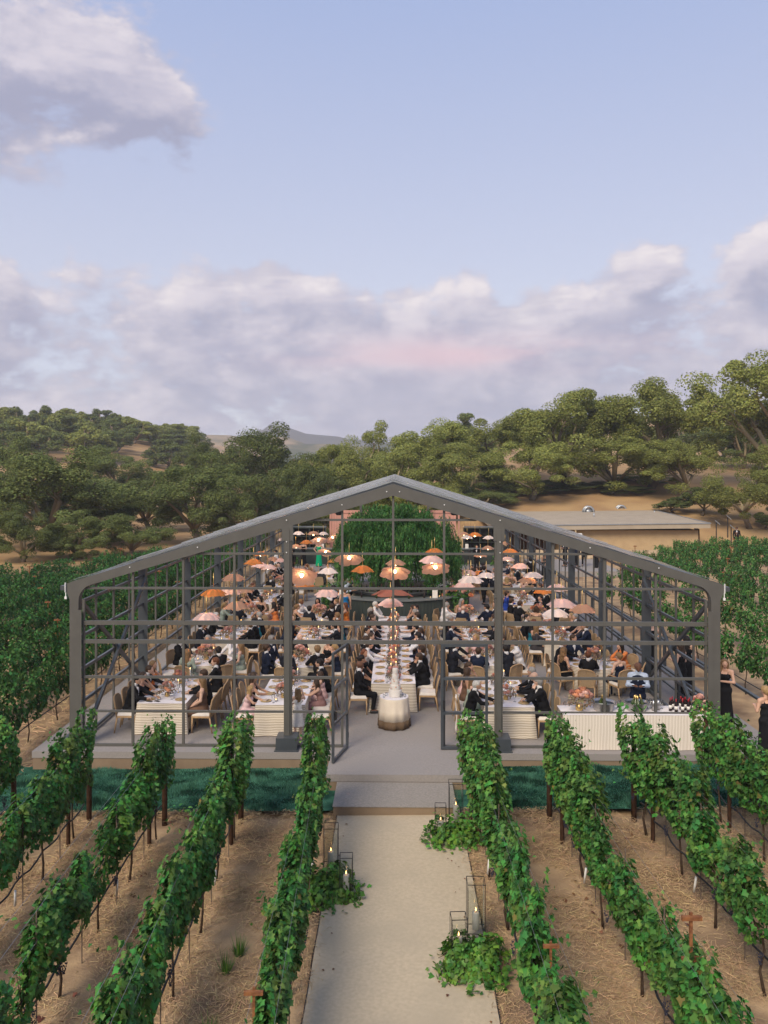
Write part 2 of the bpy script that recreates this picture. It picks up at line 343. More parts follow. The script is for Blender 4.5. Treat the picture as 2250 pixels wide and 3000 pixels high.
def roofmat():
    m, t, x, o = glassmat('clear_roof_film', (0.97,0.97,0.97), 0.95, 0.12); lk = t.links.new; nn = t.nodes.new
    tc = nn('ShaderNodeTexCoord'); mp = nn('ShaderNodeMapping'); mp.inputs['Scale'].default_value = (0.5, 2.2, 1); lk(tc.outputs['Object'], mp.inputs[0])
    n = nn('ShaderNodeTexNoise'); n.inputs['Scale'].default_value = 2.0; n.inputs['Detail'].default_value = 7; lk(mp.outputs[0], n.inputs['Vector'])
    r = nn('ShaderNodeMapRange'); r.inputs[1].default_value = 0.45; r.inputs[2].default_value = 0.75; r.inputs[3].default_value = 0.10; r.inputs[4].default_value = 0.50; lk(n.outputs[0], r.inputs[0])
    d1 = nn('ShaderNodeBsdfDiffuse'); d1.inputs[0].default_value = (0.90,0.93,1.0,1); d2 = nn('ShaderNodeBsdfTranslucent'); d2.inputs[0].default_value = (0.85,0.85,0.85,1)
    d = nn('ShaderNodeMixShader'); lk(d1.outputs[0], d.inputs[1]); lk(d2.outputs[0], d.inputs[2])
    y = nn('ShaderNodeMixShader'); lk(r.outputs[0], y.inputs[0]); lk(x.outputs[0], y.inputs[1]); lk(d.outputs[0], y.inputs[2]); lk(y.outputs[0], o.inputs[0])
    b = nn('ShaderNodeBump'); b.inputs['Strength'].default_value = 0.25; b.inputs['Distance'].default_value = 0.03; lk(n.outputs[0], b.inputs['Height'])
    for k in t.nodes:
        if k.bl_idname == 'ShaderNodeBsdfGlossy': lk(b.outputs[0], k.inputs['Normal'])
    return m
M['film'] = roofmat()

# ---------------------------------------------------------------- ground
def sstep(a, b, x):
    t = np.clip((x-a)/(b-a), 0, 1); return t*t*(3-2*t)
def gz(x, y):
    x = np.asarray(x, float); y = np.asarray(y, float)
    z = 0.07 + 0.014*np.clip(x, -8, 9)
    z = z + 0.25*sstep(10, 24, x)*sstep(18, 50, y)
    ramp = np.where(y > 58, np.minimum(y-58, 52), 0.0)
    z = z + (ramp*0.23*np.clip(ramp/7, 0, 1) - 0.0016*ramp**2)*sstep(-6, 12, x)
    z = z + 17*np.exp(-((x+95)/62)**2 - ((y-235)/108)**2)
    z = z + 30*np.exp(-((x+165)/85)**2 - ((y-640)/120)**2) + 26*np.exp(-((x-150)/160)**2 - ((y-420)/140)**2)
    return z
def axis(lo, hi, core0, core1, step, grow=1.22):
    a = list(np.arange(core0, core1+1e-6, step)); s = step; p = core0
    while p > lo: s *= grow; p = max(p-s, lo); a.insert(0, p)
    s = step; p = core1
    while p < hi: s *= grow; p = min(p+s, hi); a.append(p)
    return np.array(a)
gx = axis(-1100, 1100, -60, 45, 1.5); gy = axis(-50, 1650, -5, 120, 1.5)
GX, GY = np.meshgrid(gx, gy); GZ = gz(GX, GY) + 0.02*np.sin(GX*1.7+GY*0.9)*np.cos(GY*1.3)
GZ[(np.abs(GX) < 9.6) & (GY > 15) & (GY < 61)] -= 0.12
nx, ny = len(gx), len(gy)
idx = np.arange(nx*ny).reshape(ny, nx)
F = np.stack([idx[:-1,:-1].ravel(), idx[:-1,1:].ravel(), idx[1:,1:].ravel(), idx[1:,:-1].ravel()], 1)
cy = GY[:-1,:-1].ravel(); cx = GX[:-1,:-1].ravel()
mi = np.where((cy > 56) | ((cx < -12) & (cy > 48)), 1, 0)
g = tag(link('ground', fast_mesh('ground', np.stack([GX.ravel(), GY.ravel(), GZ.ravel()], 1), F, [M['soil'], M['slope']], True, mi)), kind='structure')

def ribbon(name, m, xs_left, xs_right, ys, dz):
    V = []; Fc = []
    nxx = 7
    for j, y in enumerate(ys):
        for i in range(nxx):
            x = xs_left(y) + (xs_right(y)-xs_left(y))*i/(nxx-1); V.append((x, y, float(gz(x, y))+dz))
    for j in range(len(ys)-1):
        for i in range(nxx-1):
            b = j*nxx+i; Fc.append((b, b+1, b+nxx+1, b+nxx))
    return link(name, fast_mesh(name, np.array(V), np.array(Fc), m, True))
tag(ribbon('path', M['path'], lambda y: -1.09, lambda y: 1.33, np.arange(0, 16.21, 0.3), 0.03), kind='structure')
for s, x in ((-1, -1.10), (1, 1.34)):     # thin dark edging strip along the gravel
    mb = MB()
    for k in range(0, 54):
        y0 = k*0.3; mb.bar((x+0.006*math.sin(k*1.3), y0, float(gz(x, y0))+0.03), (x+0.006*math.sin((k+1)*1.3), y0+0.3, float(gz(x, y0+0.3))+0.025), 0.008, 0.03)
    tag(mb.obj('path_edging', M['hose']), kind='structure')
tag(ribbon('turf_strip', M['turf'], lambda y: -9.0, lambda y: 8.6, np.arange(16.05, 18.6, 0.25), 0.02), kind='structure')

# the raised floor, its brown fascia boards, the landing and the step
fl = MB(); fl.box(-8.3, 8.0, 18.36, 60.5, 0.30, FZ); fl.box(-1.42, 1.60, 17.05, 18.36, 0.30, FZ)
fl = tag(fl.obj('floor', M['carpet']), kind='structure')
def board(x0, x1, y0, y1, z0, z1, parent=fl): MB().box(x0, x1, y0, y1, z0, z1).obj('fascia_board', M['fascia'], parent)
for a, b in ((-8.28, -5.86), (-5.855, -3.42), (-3.415, -1.40), (1.58, 4.02), (4.025, 6.46), (6.465, 7.98)): board(a, b, 18.375, 18.40, -0.10, FZ-0.012)
board(-1.40, 1.58, 17.065, 17.09, -0.1, FZ-0.012); board(-1.405, -1.38, 17.09, 18.37, -0.1, FZ-0.012); board(1.56, 1.585, 17.09, 18.37, -0.1, FZ-0.012)
board(-8.285, -8.26, 18.40, 60.4, -0.1, FZ-0.012)
st = tag(MB().box(-1.17, 1.24, 15.80, 17.04, 0.02, 0.285).obj('step', M['fascia']), kind='structure')
MB().box(-1.185, 1.255, 15.785, 17.04, 0.285, 0.297).obj('step_carpet', M['mat'], st)

# walkway on the right with its railing
wk = tag(MB().box(8.003, 9.05, 16.9, 52, 0.20, FZ-0.004).obj('walkway', M['carpet']), kind='structure')
V = [(7.98,16.9,FZ-0.01),(9.05,16.9,FZ-0.01),(9.05,14.6,0.26),(7.98,14.6,0.26),(7.98,16.9,0.1),(9.05,16.9,0.1),(9.05,14.6,0.1),(7.98,14.6,0.1)]
tag(MB().add(V, [(3,2,1,0),(4,5,6,7),(0,1,5,4),(1,2,6,5),(2,3,7,6),(3,0,4,7)]).obj('ramp', M['carpet']), kind='structure')
rl = thing('handrail', 'dark metal handrail with square posts along the side walkway', 'railing', (8.95, 16.5, FZ))
MB().bar((0,0.3,0.86),(0,35,0.86),0.09,0.06).obj('top_rail', M['dsteel'], rl)
MB().bar((0,0.3,0.86),(0,-1.9,0.66),0.09,0.06).obj('top_rail', M['dsteel'], rl)
pm = MB().box(-0.045,0.045,-0.045,0.045,0,0.83).mesh('railing_post', M['dsteel'])
for k in range(15): link('railing_post', pm, rl, (0, 0.4+k*2.45, 0))
r2 = thing('handrail', 'low handrail between the right wall of the pavilion and the walkway', 'railing', (7.78, 20, FZ))
MB().bar((0,0,0.80),(0,32,0.80),0.06,0.05).obj('top_rail', M['dsteel'], r2)
MB().bar((0,0,0.40),(0,32,0.40),0.04,0.04).obj('lower_rail', M['dsteel'], r2)
pm = MB().box(-0.025,0.025,-0.025,0.025,0,0.77).mesh('railing_post', M['dsteel'])
for k in range(17): link('railing_post', pm, r2, (0, k*2.0, 0))

# ---------------------------------------------------------------- the open framed pavilion
NB = 8; BAY = 5.0
tent = thing('pavilion', 'long gabled pavilion of grey steel frames under a clear roof', 'pavilion', (0, FY, FZ)); tent.scale.x = 0.989
def raf_z(x): return 5.865 - abs(x)*0.291
def extrude(poly, y0, y1):
    mb = MB(); n = len(poly)
    vs = [(x, y0, z) for x, z in poly] + [(x, y1, z) for x, z in poly]
    fs = [tuple(range(n)), tuple(range(2*n-1, n-1, -1))] + [(i+n, (i+1) % n + n, (i+1) % n, i) for i in range(n)]
    return mb.add(vs, fs)
arc = [(-7.42, 3.20)] + [(-7.00 - 0.42*math.cos(t), 3.40 + 0.41*math.sin(t)) for t in np.linspace(0.1, 1.25, 8)]
half = [(-7.63, 3.20), (-7.63, 3.62), (-7.72, 3.66), (-7.72, 3.82), (0, 6.14)]
inner = [(0, 5.83)] + arc[::-1]
def quads_strip(sign):
    mb = MB(); outer = [(-7.63,3.20),(-7.63,3.45),(-7.72,3.66),(-7.72,3.80),(-7.60,3.855),(-7.45,3.90),(-7.30,3.945),(-7.1,4.005),(-6.8,4.095),(0,6.14)]
    innr = arc + [(0, 5.865)]
    n = len(outer); assert n == len(innr), (n, len(innr))
    for y in (-0.10, 0.10):
        mb.v += [(sign*x, y, z) for x, z in outer] + [(sign*x, y, z) for x, z in innr]
    def q(*a): mb.f.append(a if sign > 0 else a[::-1]); mb.m.append(0)
    for i in range(n-1):
        q(i, n+i, n+i+1, i+1)[0:0] if False else q(i, n+i, n+i+1, i+1)
        q(2*n+i+1, 3*n+i+1, 3*n+i, 2*n+i)
        q(i, i+1, 2*n+i+1, 2*n+i); q(n+i+1, n+i, 3*n+i, 3*n+i+1)
    q(0, 2*n, 3*n, n); q(n-1, 2*n-1, 4*n-1, 3*n-1)
    return mb
rafm = {s: quads_strip(s).mesh('rafter', M['steel']) for s in (-1, 1)}
postm = {s: MB().box(min(s*7.63, s*7.42), max(s*7.63, s*7.42), -0.10, 0.10, 0, 3.20).box(min(s*7.45, s*7.40)-0.06*(s>0), max(s*7.45, s*7.40)+0.06*(s<0), -0.125, -0.10, 0.0, 3.20).mesh('post', M['steel']) for s in (-1, 1)}
basem = MB().box(-0.26, 0.26, -0.26, 0.26, 0, 0.22).box(-0.30, 0.30, -0.30, 0.30, 0, 0.03).mesh('base_block', M['dsteel'])
boltm = MB().lathe([(0.014,0),(0.014,0.012),(0.006,0.016)], 8).mesh('bolt', M['white'])
for i in range(NB+1):
    for s in (-1, 1):
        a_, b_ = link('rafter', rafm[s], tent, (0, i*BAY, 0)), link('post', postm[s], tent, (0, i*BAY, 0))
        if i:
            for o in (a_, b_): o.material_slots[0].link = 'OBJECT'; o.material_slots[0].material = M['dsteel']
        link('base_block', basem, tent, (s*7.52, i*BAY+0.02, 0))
for s in (-1, 1):
    mb = MB().box(s*2.48-0.09, s*2.48+0.09, -0.085, 0.085, 0, 5.12).box(s*2.48-0.05, s*2.48+0.05, -0.12, -0.085, 0.28, 5.08)
    mb.box(s*2.48-0.13, s*2.48+0.13, -0.105, -0.085, 4.82, 5.20).box(s*2.48-0.12, s*2.48+0.12, -0.1, -0.085, 3.50, 3.58)
    mb.obj('post', M['steel'], tent)
    MB().box(s*2.48-0.25, s*2.48+0.25, -0.32, 0.16, 0.0, 0.30, tx=0.005, ty=0.005).box(s*2.48-0.28, s*2.48+0.28, -0.36, 0.2, 0, 0.025).obj('base_block', M['dsteel'], tent)
    mb = MB().box(s*2.48-0.1, s*2.48+0.1, -0.08, 0.08, 0, 5.06).obj('post', M['steel'], tent, loc=(0, NB*BAY, 0))
    for z in (4.80, 4.55, 5.3):
        o = link('bolt', boltm, tent, (s*2.5, -0.125, z)); o.rotation_euler.x = R(90)
for x in (-6.2, -4.6, -1.2, 1.2, 4.6, 6.2, 0.15, -0.15):
    o = link('bolt', boltm, tent, (x, -0.105, raf_z(x)+0.14)); o.rotation_euler.x = R(90)
# mullions and transoms of the front gable
xs = [-7.33, -6.16, -4.96, -3.75, 3.75, 4.96, 6.16, 7.33]
for x in xs:
    MB().box(x-0.027, x+0.027, -0.03, 0.03, 0.02, min(raf_z(x)+0.02, 3.44 if abs(x) > 7 else 9)).obj('mullion', M['steel'], tent)
for x in (-1.2, 1.2): MB().box(x-0.027, x+0.027, -0.03, 0.03, 0.02, raf_z(x)+0.01).obj('mullion', M['steel'], tent)
MB().box(-0.027, 0.027, -0.03, 0.03, 2.48, raf_z(0)+0.01).obj('mullion', M['steel'], tent)
segs = [(-7.38, -2.59), (-2.37, 2.37), (2.59, 7.38)]
for z, h, yy in ((0.03, 0.05, 0.034), (0.82, 0.045, 0.034), (1.62, 0.055, 0.034), (2.45, 0.085, 0.040), (2.89, 0.095, 0.040), (3.70, 0.05, 0.034), (4.51, 0.05, 0.034), (5.30, 0.05, 0.034)):
    for a, b in segs:
        if z > 3.6:
            lim = (5.865 - z)/0.291 + 0.02
            a, b = max(a, -lim), min(b, lim)
            if b-a < 0.05: continue
        parts = [(a, b)]
        if z < 2.3 and a == -2.37: parts = [(a, -1.2), (1.2, b)]
        for p, q in parts: MB().box(p, q, -yy, yy, z-h/2, z+h/2).obj('transom', M['steel'], tent)
# far gable: a light open frame
for z in (): MB().box(-(5.865-z)/0.312, (5.865-z)/0.312, -0.03, 0.03, z-0.025, z+0.025).obj('transom', M['steel'], tent, loc=(0, NB*BAY, 0))
# side walls: girts and mullions, bay by bay
for s in (-1, 1):
    gm = {}
    for z in (0.08, 0.95, 1.73, 2.52, 3.34):
        gm[z] = MB().box(s*7.50-0.03, s*7.50+0.03, 0.10, BAY-0.10, z-0.035, z+0.035).mesh('girt', M['dsteel'])
    mm = MB().box(s*7.51-0.024, s*7.51+0.024, -0.026, 0.026, 0.02, 3.70).mesh('mullion', M['steel'])
    eb = MB().box(s*7.56-0.06, s*7.56+0.06, 0.10, BAY-0.10, 3.62, 3.76).mesh('eave_beam', M['dsteel'])
    for i in range(NB):
        for z in gm: link('girt', gm[z], tent, (0, i*BAY, 0))
        for k in (1, 2, 3): link('mullion', mm, tent, (0, i*BAY+k*BAY/4, 0))
        link('eave_beam', eb, tent, (0, i*BAY, 0))
    for a, b in (((s*7.43, 0.2, 3.3), (s*7.43, 4.8, 0.3)), ((s*7.36, 4.8, 3.3), (s*7.36, 0.2, 0.2))):
        MB().bar(a, b, 0.07, 0.09).obj('cross_brace', M['dsteel'], tent)
# roof: purlins, rails over each frame, and two clear film panels per bay
for x in (0, -2.5, 2.5, -5.0, 5.0):
    z = 6.0 - abs(x)*0.304
    pm = MB().box(x-0.04, x+0.04, 0.10, BAY-0.10, z-0.10, z-0.01).mesh('purlin', M['steel'])
    for i in range(NB): link('purlin', pm, tent, (0, i*BAY, 0))
for s in (-1, 1):
    km = MB().bar((s*7.70, 0, 3.868), (0, 0, 6.205), 0.06, 0.016).mesh('roof_rail', M['zinc'])
    for i in range(1, NB+1): link('roof_rail', km, tent, (0, i*BAY, 0))
    nu, nv = 14, 6; Vv = []; Ff = []
    for i in range(nu+1):
        for j in range(nv+1):
            u = i/nu; v = j/nv; x = 7.74*(1-u)
            Vv.append((s*x, v*(BAY-0.1)+0.05, 6.19-0.304*x - 0.05*math.sin(math.pi*v)*math.sin(math.pi*u) + 0.012*math.sin(u*40+v*9)))
    for i in range(nu):
        for j in range(nv):
            b = i*(nv+1)+j; q = (b, b+1, b+nv+2, b+nv+1); Ff.append(q if s < 0 else q[::-1])
    fm = fast_mesh('roof_panel', np.array(Vv), np.array(Ff), M['film'], True)
    for i in range(NB): link('roof_panel', fm, tent, (0, i*BAY-(0.12 if i == 0 else 0), 0))
    mb = MB().box(s*7.72-0.008, s*7.72+0.008, -0.14, -0.10, 3.62, 3.84).box(s*7.71-0.025, s*7.71+0.025, -0.14, -0.10, 3.46, 3.52).box(s*7.71-0.008, s*7.71+0.008, -0.13, -0.11, 3.52, 3.62)
    mb.obj('gutter_end', M['white'], tent)
    MB().box(s*7.78-0.07, s*7.78+0.07, -0.1, NB*BAY+0.1, 3.66, 3.76).obj('gutter', M['dsteel'], tent)
# the two open door leaves
def leaf(label, loc, rz):
    d = thing('door_leaf', label, 'door', loc, rz)
    mb = MB()
    for x in (0.0, 1.03): mb.box(x-0.03, x+0.03, -0.025, 0.025, 0.02, 2.44)
    for z in (0.05, 0.85, 1.64, 2.41): mb.box(0.03, 1.0, -0.024, 0.024, z-0.03, z+0.03)
    mb.obj('door_frame', M['dsteel'], d)
    MB().box(0.02, 0.06, -0.07, -0.03, 0.95, 1.15).obj('handle', M['black'], d)
    for z in (0.3, 2.1): MB().box(1.03, 1.07, -0.03, 0.03, z-0.06, z+0.06).obj('hinge', M['dsteel'], d)
    return d
leaf('left door leaf of open steel frame swung out over the landing', (-1.32, FY-1.07, FZ), math.atan2(1.03, 0.26))
leaf('right door leaf of open steel frame folded back against the gable', (1.13, FY-0.16, FZ), 0.02)

# ---------------------------------------------------------------- leaves and branches
def frames(Nm, T):
    """rows: leaf normal Nm, leaf tip direction T -> rotation matrices"""
    Nm = Nm/np.linalg.norm(Nm, axis=1, keepdims=True); T = T - Nm*(T*Nm).sum(1, keepdims=True)
    T = T/np.maximum(np.linalg.norm(T, axis=1, keepdims=True), 1e-6); B = np.cross(T, Nm)
    return np.stack([B, T, Nm], 2)
def leafcloud(P, Nm, T, s, tv, tf):
    Rm = frames(Nm, T); V = np.einsum('nij,mj->nmi', Rm, tv)*s[:, None, None] + P[:, None, :]
    n, m = len(P), len(tv)
    F = (tf[None] + (np.arange(n)*m)[:, None, None]).reshape(-1, tf.shape[1])
    return V.reshape(-1, 3), F
def unit(n, r): v = r.normal(size=(n, 3)); return v/np.linalg.norm(v, axis=1, keepdims=True)
# lobed grape leaf: centre + ten rim points, about one unit across
_a = np.radians([-90, -50, -20, 5, 38, 62, 90, 118, 142, 175, 200, 230]); _r = np.array([.18, .50, .40, .58, .40, .44, .66, .44, .40, .58, .40, .50])
VLEAF = np.concatenate([[[0, -.02, .05]], np.stack([_r*np.cos(_a), _r*np.sin(_a), -0.10*_r], 1)])
VLEAF_F = np.array([(0, i, i % 12+1) for i in range(1, 13)])
# plain leaf: two folded halves
QLEAF = np.array([[0, -.5, 0], [.36, 0, .07], [0, .5, -.04], [-.36, 0, .07]]); QLEAF_F = np.array([(0, 1, 2), (0, 2, 3)])
NLEAF = np.array([[0, -.5, 0], [.10, 0, .02], [0, .5, -.02], [-.10, 0, .02]])

def vine_foliage(seed, n, hi, half, size, tv, tf, m, thick=0.17, lo=0.66, shoots=7, sparse=0.0):
    r = np.random.default_rng(seed)
    y = r.uniform(-half, half, n); ph = r.uniform(0, 6, 4)
    top = hi + 0.15*np.sin(y*5+ph[0]) + 0.12*np.sin(y*11+ph[1]) ; bot = lo + 0.07*np.sin(y*7+ph[2])
    t = r.beta(1.15, 1.05, n); z = bot + (top-bot)*t
    wid = thick*(0.75 + 0.55*np.sin(np.pi*np.clip(t, 0.05, 1)*0.9)) * (1 + 0.35*np.sin(y*6+z*4+ph[3]))
    sgn = r.choice([-1, 1], n); x = sgn*wid*np.sqrt(r.uniform(0.05, 1.5, n)) + 0.05*np.sin(y*3+ph[1])
    if sparse:
        keep = (np.sin(y*4.3+ph[0]) + np.sin(z*5.1+y*2+ph[2]) + r.normal(0, .4, n)) > -1.5 + sparse
        x, y, z, sgn, t = x[keep], y[keep], z[keep], sgn[keep], t[keep]
    P = np.stack([x, y, z], 1)
    Nm = np.stack([sgn*0.9, np.zeros(len(x)), 0.35+0.7*t], 1) + 0.75*unit(len(x), r)
    T = np.stack([0.3*sgn, np.zeros(len(x)), -np.ones(len(x))], 1) + 0.6*unit(len(x), r)
    S = size*r.uniform(0.7, 1.25, len(x))
    for k in range(shoots):                      # shoots that stick out at the top and the sides
        y0 = r.uniform(-half, half); d = np.array([r.normal(0, .35), r.normal(0, .4), r.uniform(.4, 1)]); d /= np.linalg.norm(d)
        q = int(r.integers(6, 12)); tt = np.linspace(0, r.uniform(.25, .5), q); b = np.array([r.normal(0, .1), y0, hi-.12])
        pp = b + d*tt[:, None] + np.array([np.sign(d[0])*.5, 0, -.45])*(tt[:, None]**2) + r.normal(0, .035, (q, 3))
        P = np.concatenate([P, pp]); Nm = np.concatenate([Nm, unit(q, r)*.7 + [0, 0, .6]]); T = np.concatenate([T, unit(q, r) + [0, 0, -.6]]); S = np.concatenate([S, size*np.linspace(1.1, .55, q)])
    V, F = leafcloud(P, Nm, T, S, tv, tf)
    k = (r.random(len(P)) < 0.016).astype(int)
    return fast_mesh('foliage', V, F, [m, M['yleaf']], mi=np.repeat(k, len(tf)))
near_f = [vine_foliage(10+i, 1900, 1.46+0.09*(i % 3), 0.84, 0.092, VLEAF, VLEAF_F, M['vine'], 0.105, 0.64+0.05*(i % 2), 11, 0.35 if i % 2 else 0.15) for i in range(6)]
tall_f = [vine_foliage(30+i, 2500, 1.86, 0.86, 0.092, VLEAF, VLEAF_F, M['vine'], 0.15, 0.74, 13, 0.1) for i in range(3)]
thin_f = [vine_foliage(40+i, 1500, 1.40, 0.84, 0.092, VLEAF, VLEAF_F, M['vine'], 0.10, 0.64, 8, 0.9) for i in range(2)]
far_f = [vine_foliage(50+i, 1250, 1.72, 1.02, 0.135, QLEAF, QLEAF_F, M['vine2'], 0.20, 0.62, 12, 0.2) for i in range(5)]
def vine_trunk(seed, half):
    r = np.random.default_rng(seed); mb = MB()
    w_ = r.normal(0, .03, (4, 2)); pts = [(w_[i][0], w_[i][1], z) for i, z in enumerate((0.0, 0.3, 0.6, 0.82))]
    mb.tube(pts, (.026, .021, .018, .018), 6)
    for s in (-1, 1): mb.tube([pts[-1], (r.normal(0, .02), s*.25, .88), (r.normal(0, .03), s*half, .86)], (.016, .013, .009), 5)
    for k in range(6):
        y = r.uniform(-half, half); mb.tube([(0, y, .86), (r.normal(0, .08), y+r.normal(0, .08), 1.35)], (.008, .004), 3)
    return mb.mesh('trunk', M['vbark'], True)
open_f = [vine_foliage(60+i, 900, 1.62, 0.80, 0.135, QLEAF, QLEAF_F, M['vine2'], 0.15, 0.70, 12, 0.3) for i in range(4)]
trunk_n = [vine_trunk(70+i, .8) for i in range(3)]; trunk_f = [vine_trunk(80+i, 1.0) for i in range(2)]
def grapes(seed):
    r = np.random.default_rng(seed); O = np.array([[1,0,0],[-1,0,0],[0,1,0],[0,-1,0],[0,0,1],[0,0,-1]], float)
    OF = np.array([(0,2,4),(2,1,4),(1,3,4),(3,0,4),(2,0,5),(1,2,5),(3,1,5),(0,3,5)]); V = []; F = []
    for k in range(34):
        t = r.random()**0.8; rad = .05*(1-t*.8); a = r.uniform(0, 6.28)
        c = np.array([rad*math.cos(a), rad*math.sin(a), -.17*t]); b = len(V)*6; V.append(O*.0125*r.uniform(.85, 1.1)+c); F.append(OF+b)
    return fast_mesh('grape_cluster', np.concatenate(V), np.concatenate(F), M['grape'], True)
grape_m = [grapes(5), grapes(6)]
ORD = ['first','second','third','fourth','fifth','sixth','seventh','eighth','ninth','tenth','eleventh','twelfth','thirteenth','fourteenth','fifteenth','sixteenth','seventeenth',
       'eighteenth','nineteenth','twentieth','twenty-first','twenty-second','twenty-third','twenty-fourth','twenty-fifth','twenty-sixth']
rp = random.Random(3)
def grapevine(x, y, rz, fol, trk, label, group, ng=0, sc_=1.0):
    t = thing('grapevine', label, 'grapevine', (x, y, float(gz(x, y))), rz, group)
    f = link('foliage', fol, t); f['kind'] = 'stuff'; link('trunk', trk, t)
    for k in range(ng):
        s = rp.choice([-1, 1]); o = link('grape_cluster', rp.choice(grape_m), t, (s*rp.uniform(.05, .16), rp.uniform(-.7, .7), rp.uniform(.62, .86)), rp.uniform(0, 6))
    t.scale = (rp.uniform(.70, .98), 1, sc_)
    return t
endm = MB().tube([(0,0,-.1),(0,0,1.75)], (.055,.05), 8).mesh('vine_post', M['post'], True)
stakem = MB().box(-.007,.007,-.007,.007,-.1,1.55).mesh('vine_stake', M['stake'])
def cross_post():
    mb = MB().box(-.016,.016,-.014,.014,-.1,1.98)
    return mb
crossm = [cross_post().mesh('post', M['rust']), MB().box(-.11,.11,-.02,.02,-.022,.022).mesh('crossarm', M['rust'])]
markm = MB().tube([(0,0,0),(0,0,.26)], .018, 8).mesh('marker_tube', M['white'], True)
ROWS = [('L',0,-1.42),('L',1,-2.97),('L',2,-4.47),('L',3,-5.96),('L',4,-7.45),('R',0,1.55),('R',1,3.06),('R',2,4.70),('R',3,6.30),('R',4,7.95)]
def rowx(x0, y): return x0 - 0.025*(y-15.5)
for side, k, x0 in ROWS:
    sname = 'left' if side == 'L' else 'right'; rn = '%s row %s of the path' % (ORD[k], sname)
    yend = 15.6 + (0.5 if (side == 'R' and k >= 3) else 0); rz = 0.025
    if side == 'R' and k == 4: yend = 14.0
    ys = [yend-0.72-1.5*i for i in range(7)]
    for i, y in enumerate(ys):
        if abs(rowx(x0, y))/max(y, 1) > 0.60 and i > 2: continue
        x = rowx(x0, y)
        if i == 0: fol = tall_f[(k + (side == 'R')) % 3]
        elif side == 'L' and k == 2 and i in (2, 4): fol = thin_f[i % 2]
        else: fol = near_f[(i*5+k*2+(side == 'R')) % 6]
        if side == 'R' and i == 1: fol = tall_f[(k+1) % 3]
        sc_ = 1.06 if i == 0 else (1.0 if i == 1 else rp.uniform(.84, 1.06)); x += rp.uniform(-.07, .07)
        grapevine(x, y, rz + (math.pi if rp.random() < .5 else 0), fol, trunk_n[(i+k) % 3],
                  'grapevine %s from the pavilion end of the %s' % (ORD[i], rn), 'grapevines in the rows before the pavilion', rp.randint(1, 4), sc_)
        if i < 6 and i > 0:
            ysk = y+.75; tag(link('vine_stake', stakem, None, (rowx(x0, ysk)+.05, ysk, float(gz(x, ysk)))), 'thin steel stake before the %s grapevine of the %s' % (ORD[i], rn), 'stake', 'thin stakes in the vine rows')
    for j, y in enumerate((yend+.12, yend-.95)):
        if j == 1 and side == 'L' and k == 0: continue
        o = link('vine_post', endm, None, (rowx(x0, y), y, float(gz(x0, y))))
        tag(o, 'brown timber post, %s at pavilion end, %s' % (('outermost', 'second')[j], rn), 'post', 'timber end posts of the vine rows')
        if j == 1: o.scale = (.72, .72, .95)
    # drip hose and trellis wires
    hp = []
    for i in range(0, 46):
        y = yend-.2-.27*i; sag = .06*math.sin(i*.9+k)**2
        hp.append((rowx(x0, y)+.02+.012*math.sin(i*1.7), y, float(gz(x0, y))+.46-sag))
    tag(MB().tube(hp, .016, 5).obj('drip_hose', M['hose'], smooth=True), 'black drip hose slung under the %s' % rn, 'hose', 'drip hoses along the vine rows')
    tw = thing('trellis_wires', 'thin wires strung along the top of the %s' % rn, 'trellis', (0, 0, 0), group='trellis wires')
    for zz, dx in ((1.62, .17), (1.62, -.17), (1.22, .14), (.88, 0)):
        a = (rowx(x0, yend)+dx*.3, yend, float(gz(x0, yend))+zz+.05); b = (rowx(x0, 4.5)+dx, 4.5, float(gz(x0, 4.5))+zz)
        MB().tube([a, b], .0022, 3).obj('wire', M['wire'], tw)
    if k < 4:
        y = yend-2.3 - .3*k; x = rowx(x0, y)
        o = link('marker_tube', markm, None, (x+.03*(1 if side == 'L' else -1), y, float(gz(x, y))+.12)); o.rotation_euler = (R(8), R(5), 0)
        tag(o, 'short white tube hanging from the drip hose of the %s' % rn, 'irrigation tube', 'white tubes on the drip hoses')
def crossarm_post(x, y, label, n=2, sc_=1.0, dz=0.0):
    t = thing('trellis_post', label, 'trellis post', (x, y, float(gz(x, y))+dz), 0.03, 'rusty crossarm posts'); link('post', crossm[0], t)
    for i in range(n): link('crossarm', crossm[1], t, (0, -.026, 1.93-.44*i)); 
    t.scale = (sc_, sc_, sc_); return t
crossarm_post(rowx(3.06, 8.75)+.02, 8.75, 'rusty post with two crossarms above the second row right of the path')
crossarm_post(rowx(-1.42, 7.95)-.12, 7.95, 'rusty post with crossarm above the first row left of the path', 1, .86)
crossarm_post(rowx(1.55, 8.9)+.05, 8.9, 'rusty crossarm post half hidden in the first row right of the path', 1, .80)
crossarm_post(rowx(1.55, 15.2)+.05, 15.2, 'rusty crossarm post at the pavilion end of first row right of path', 1, .86)
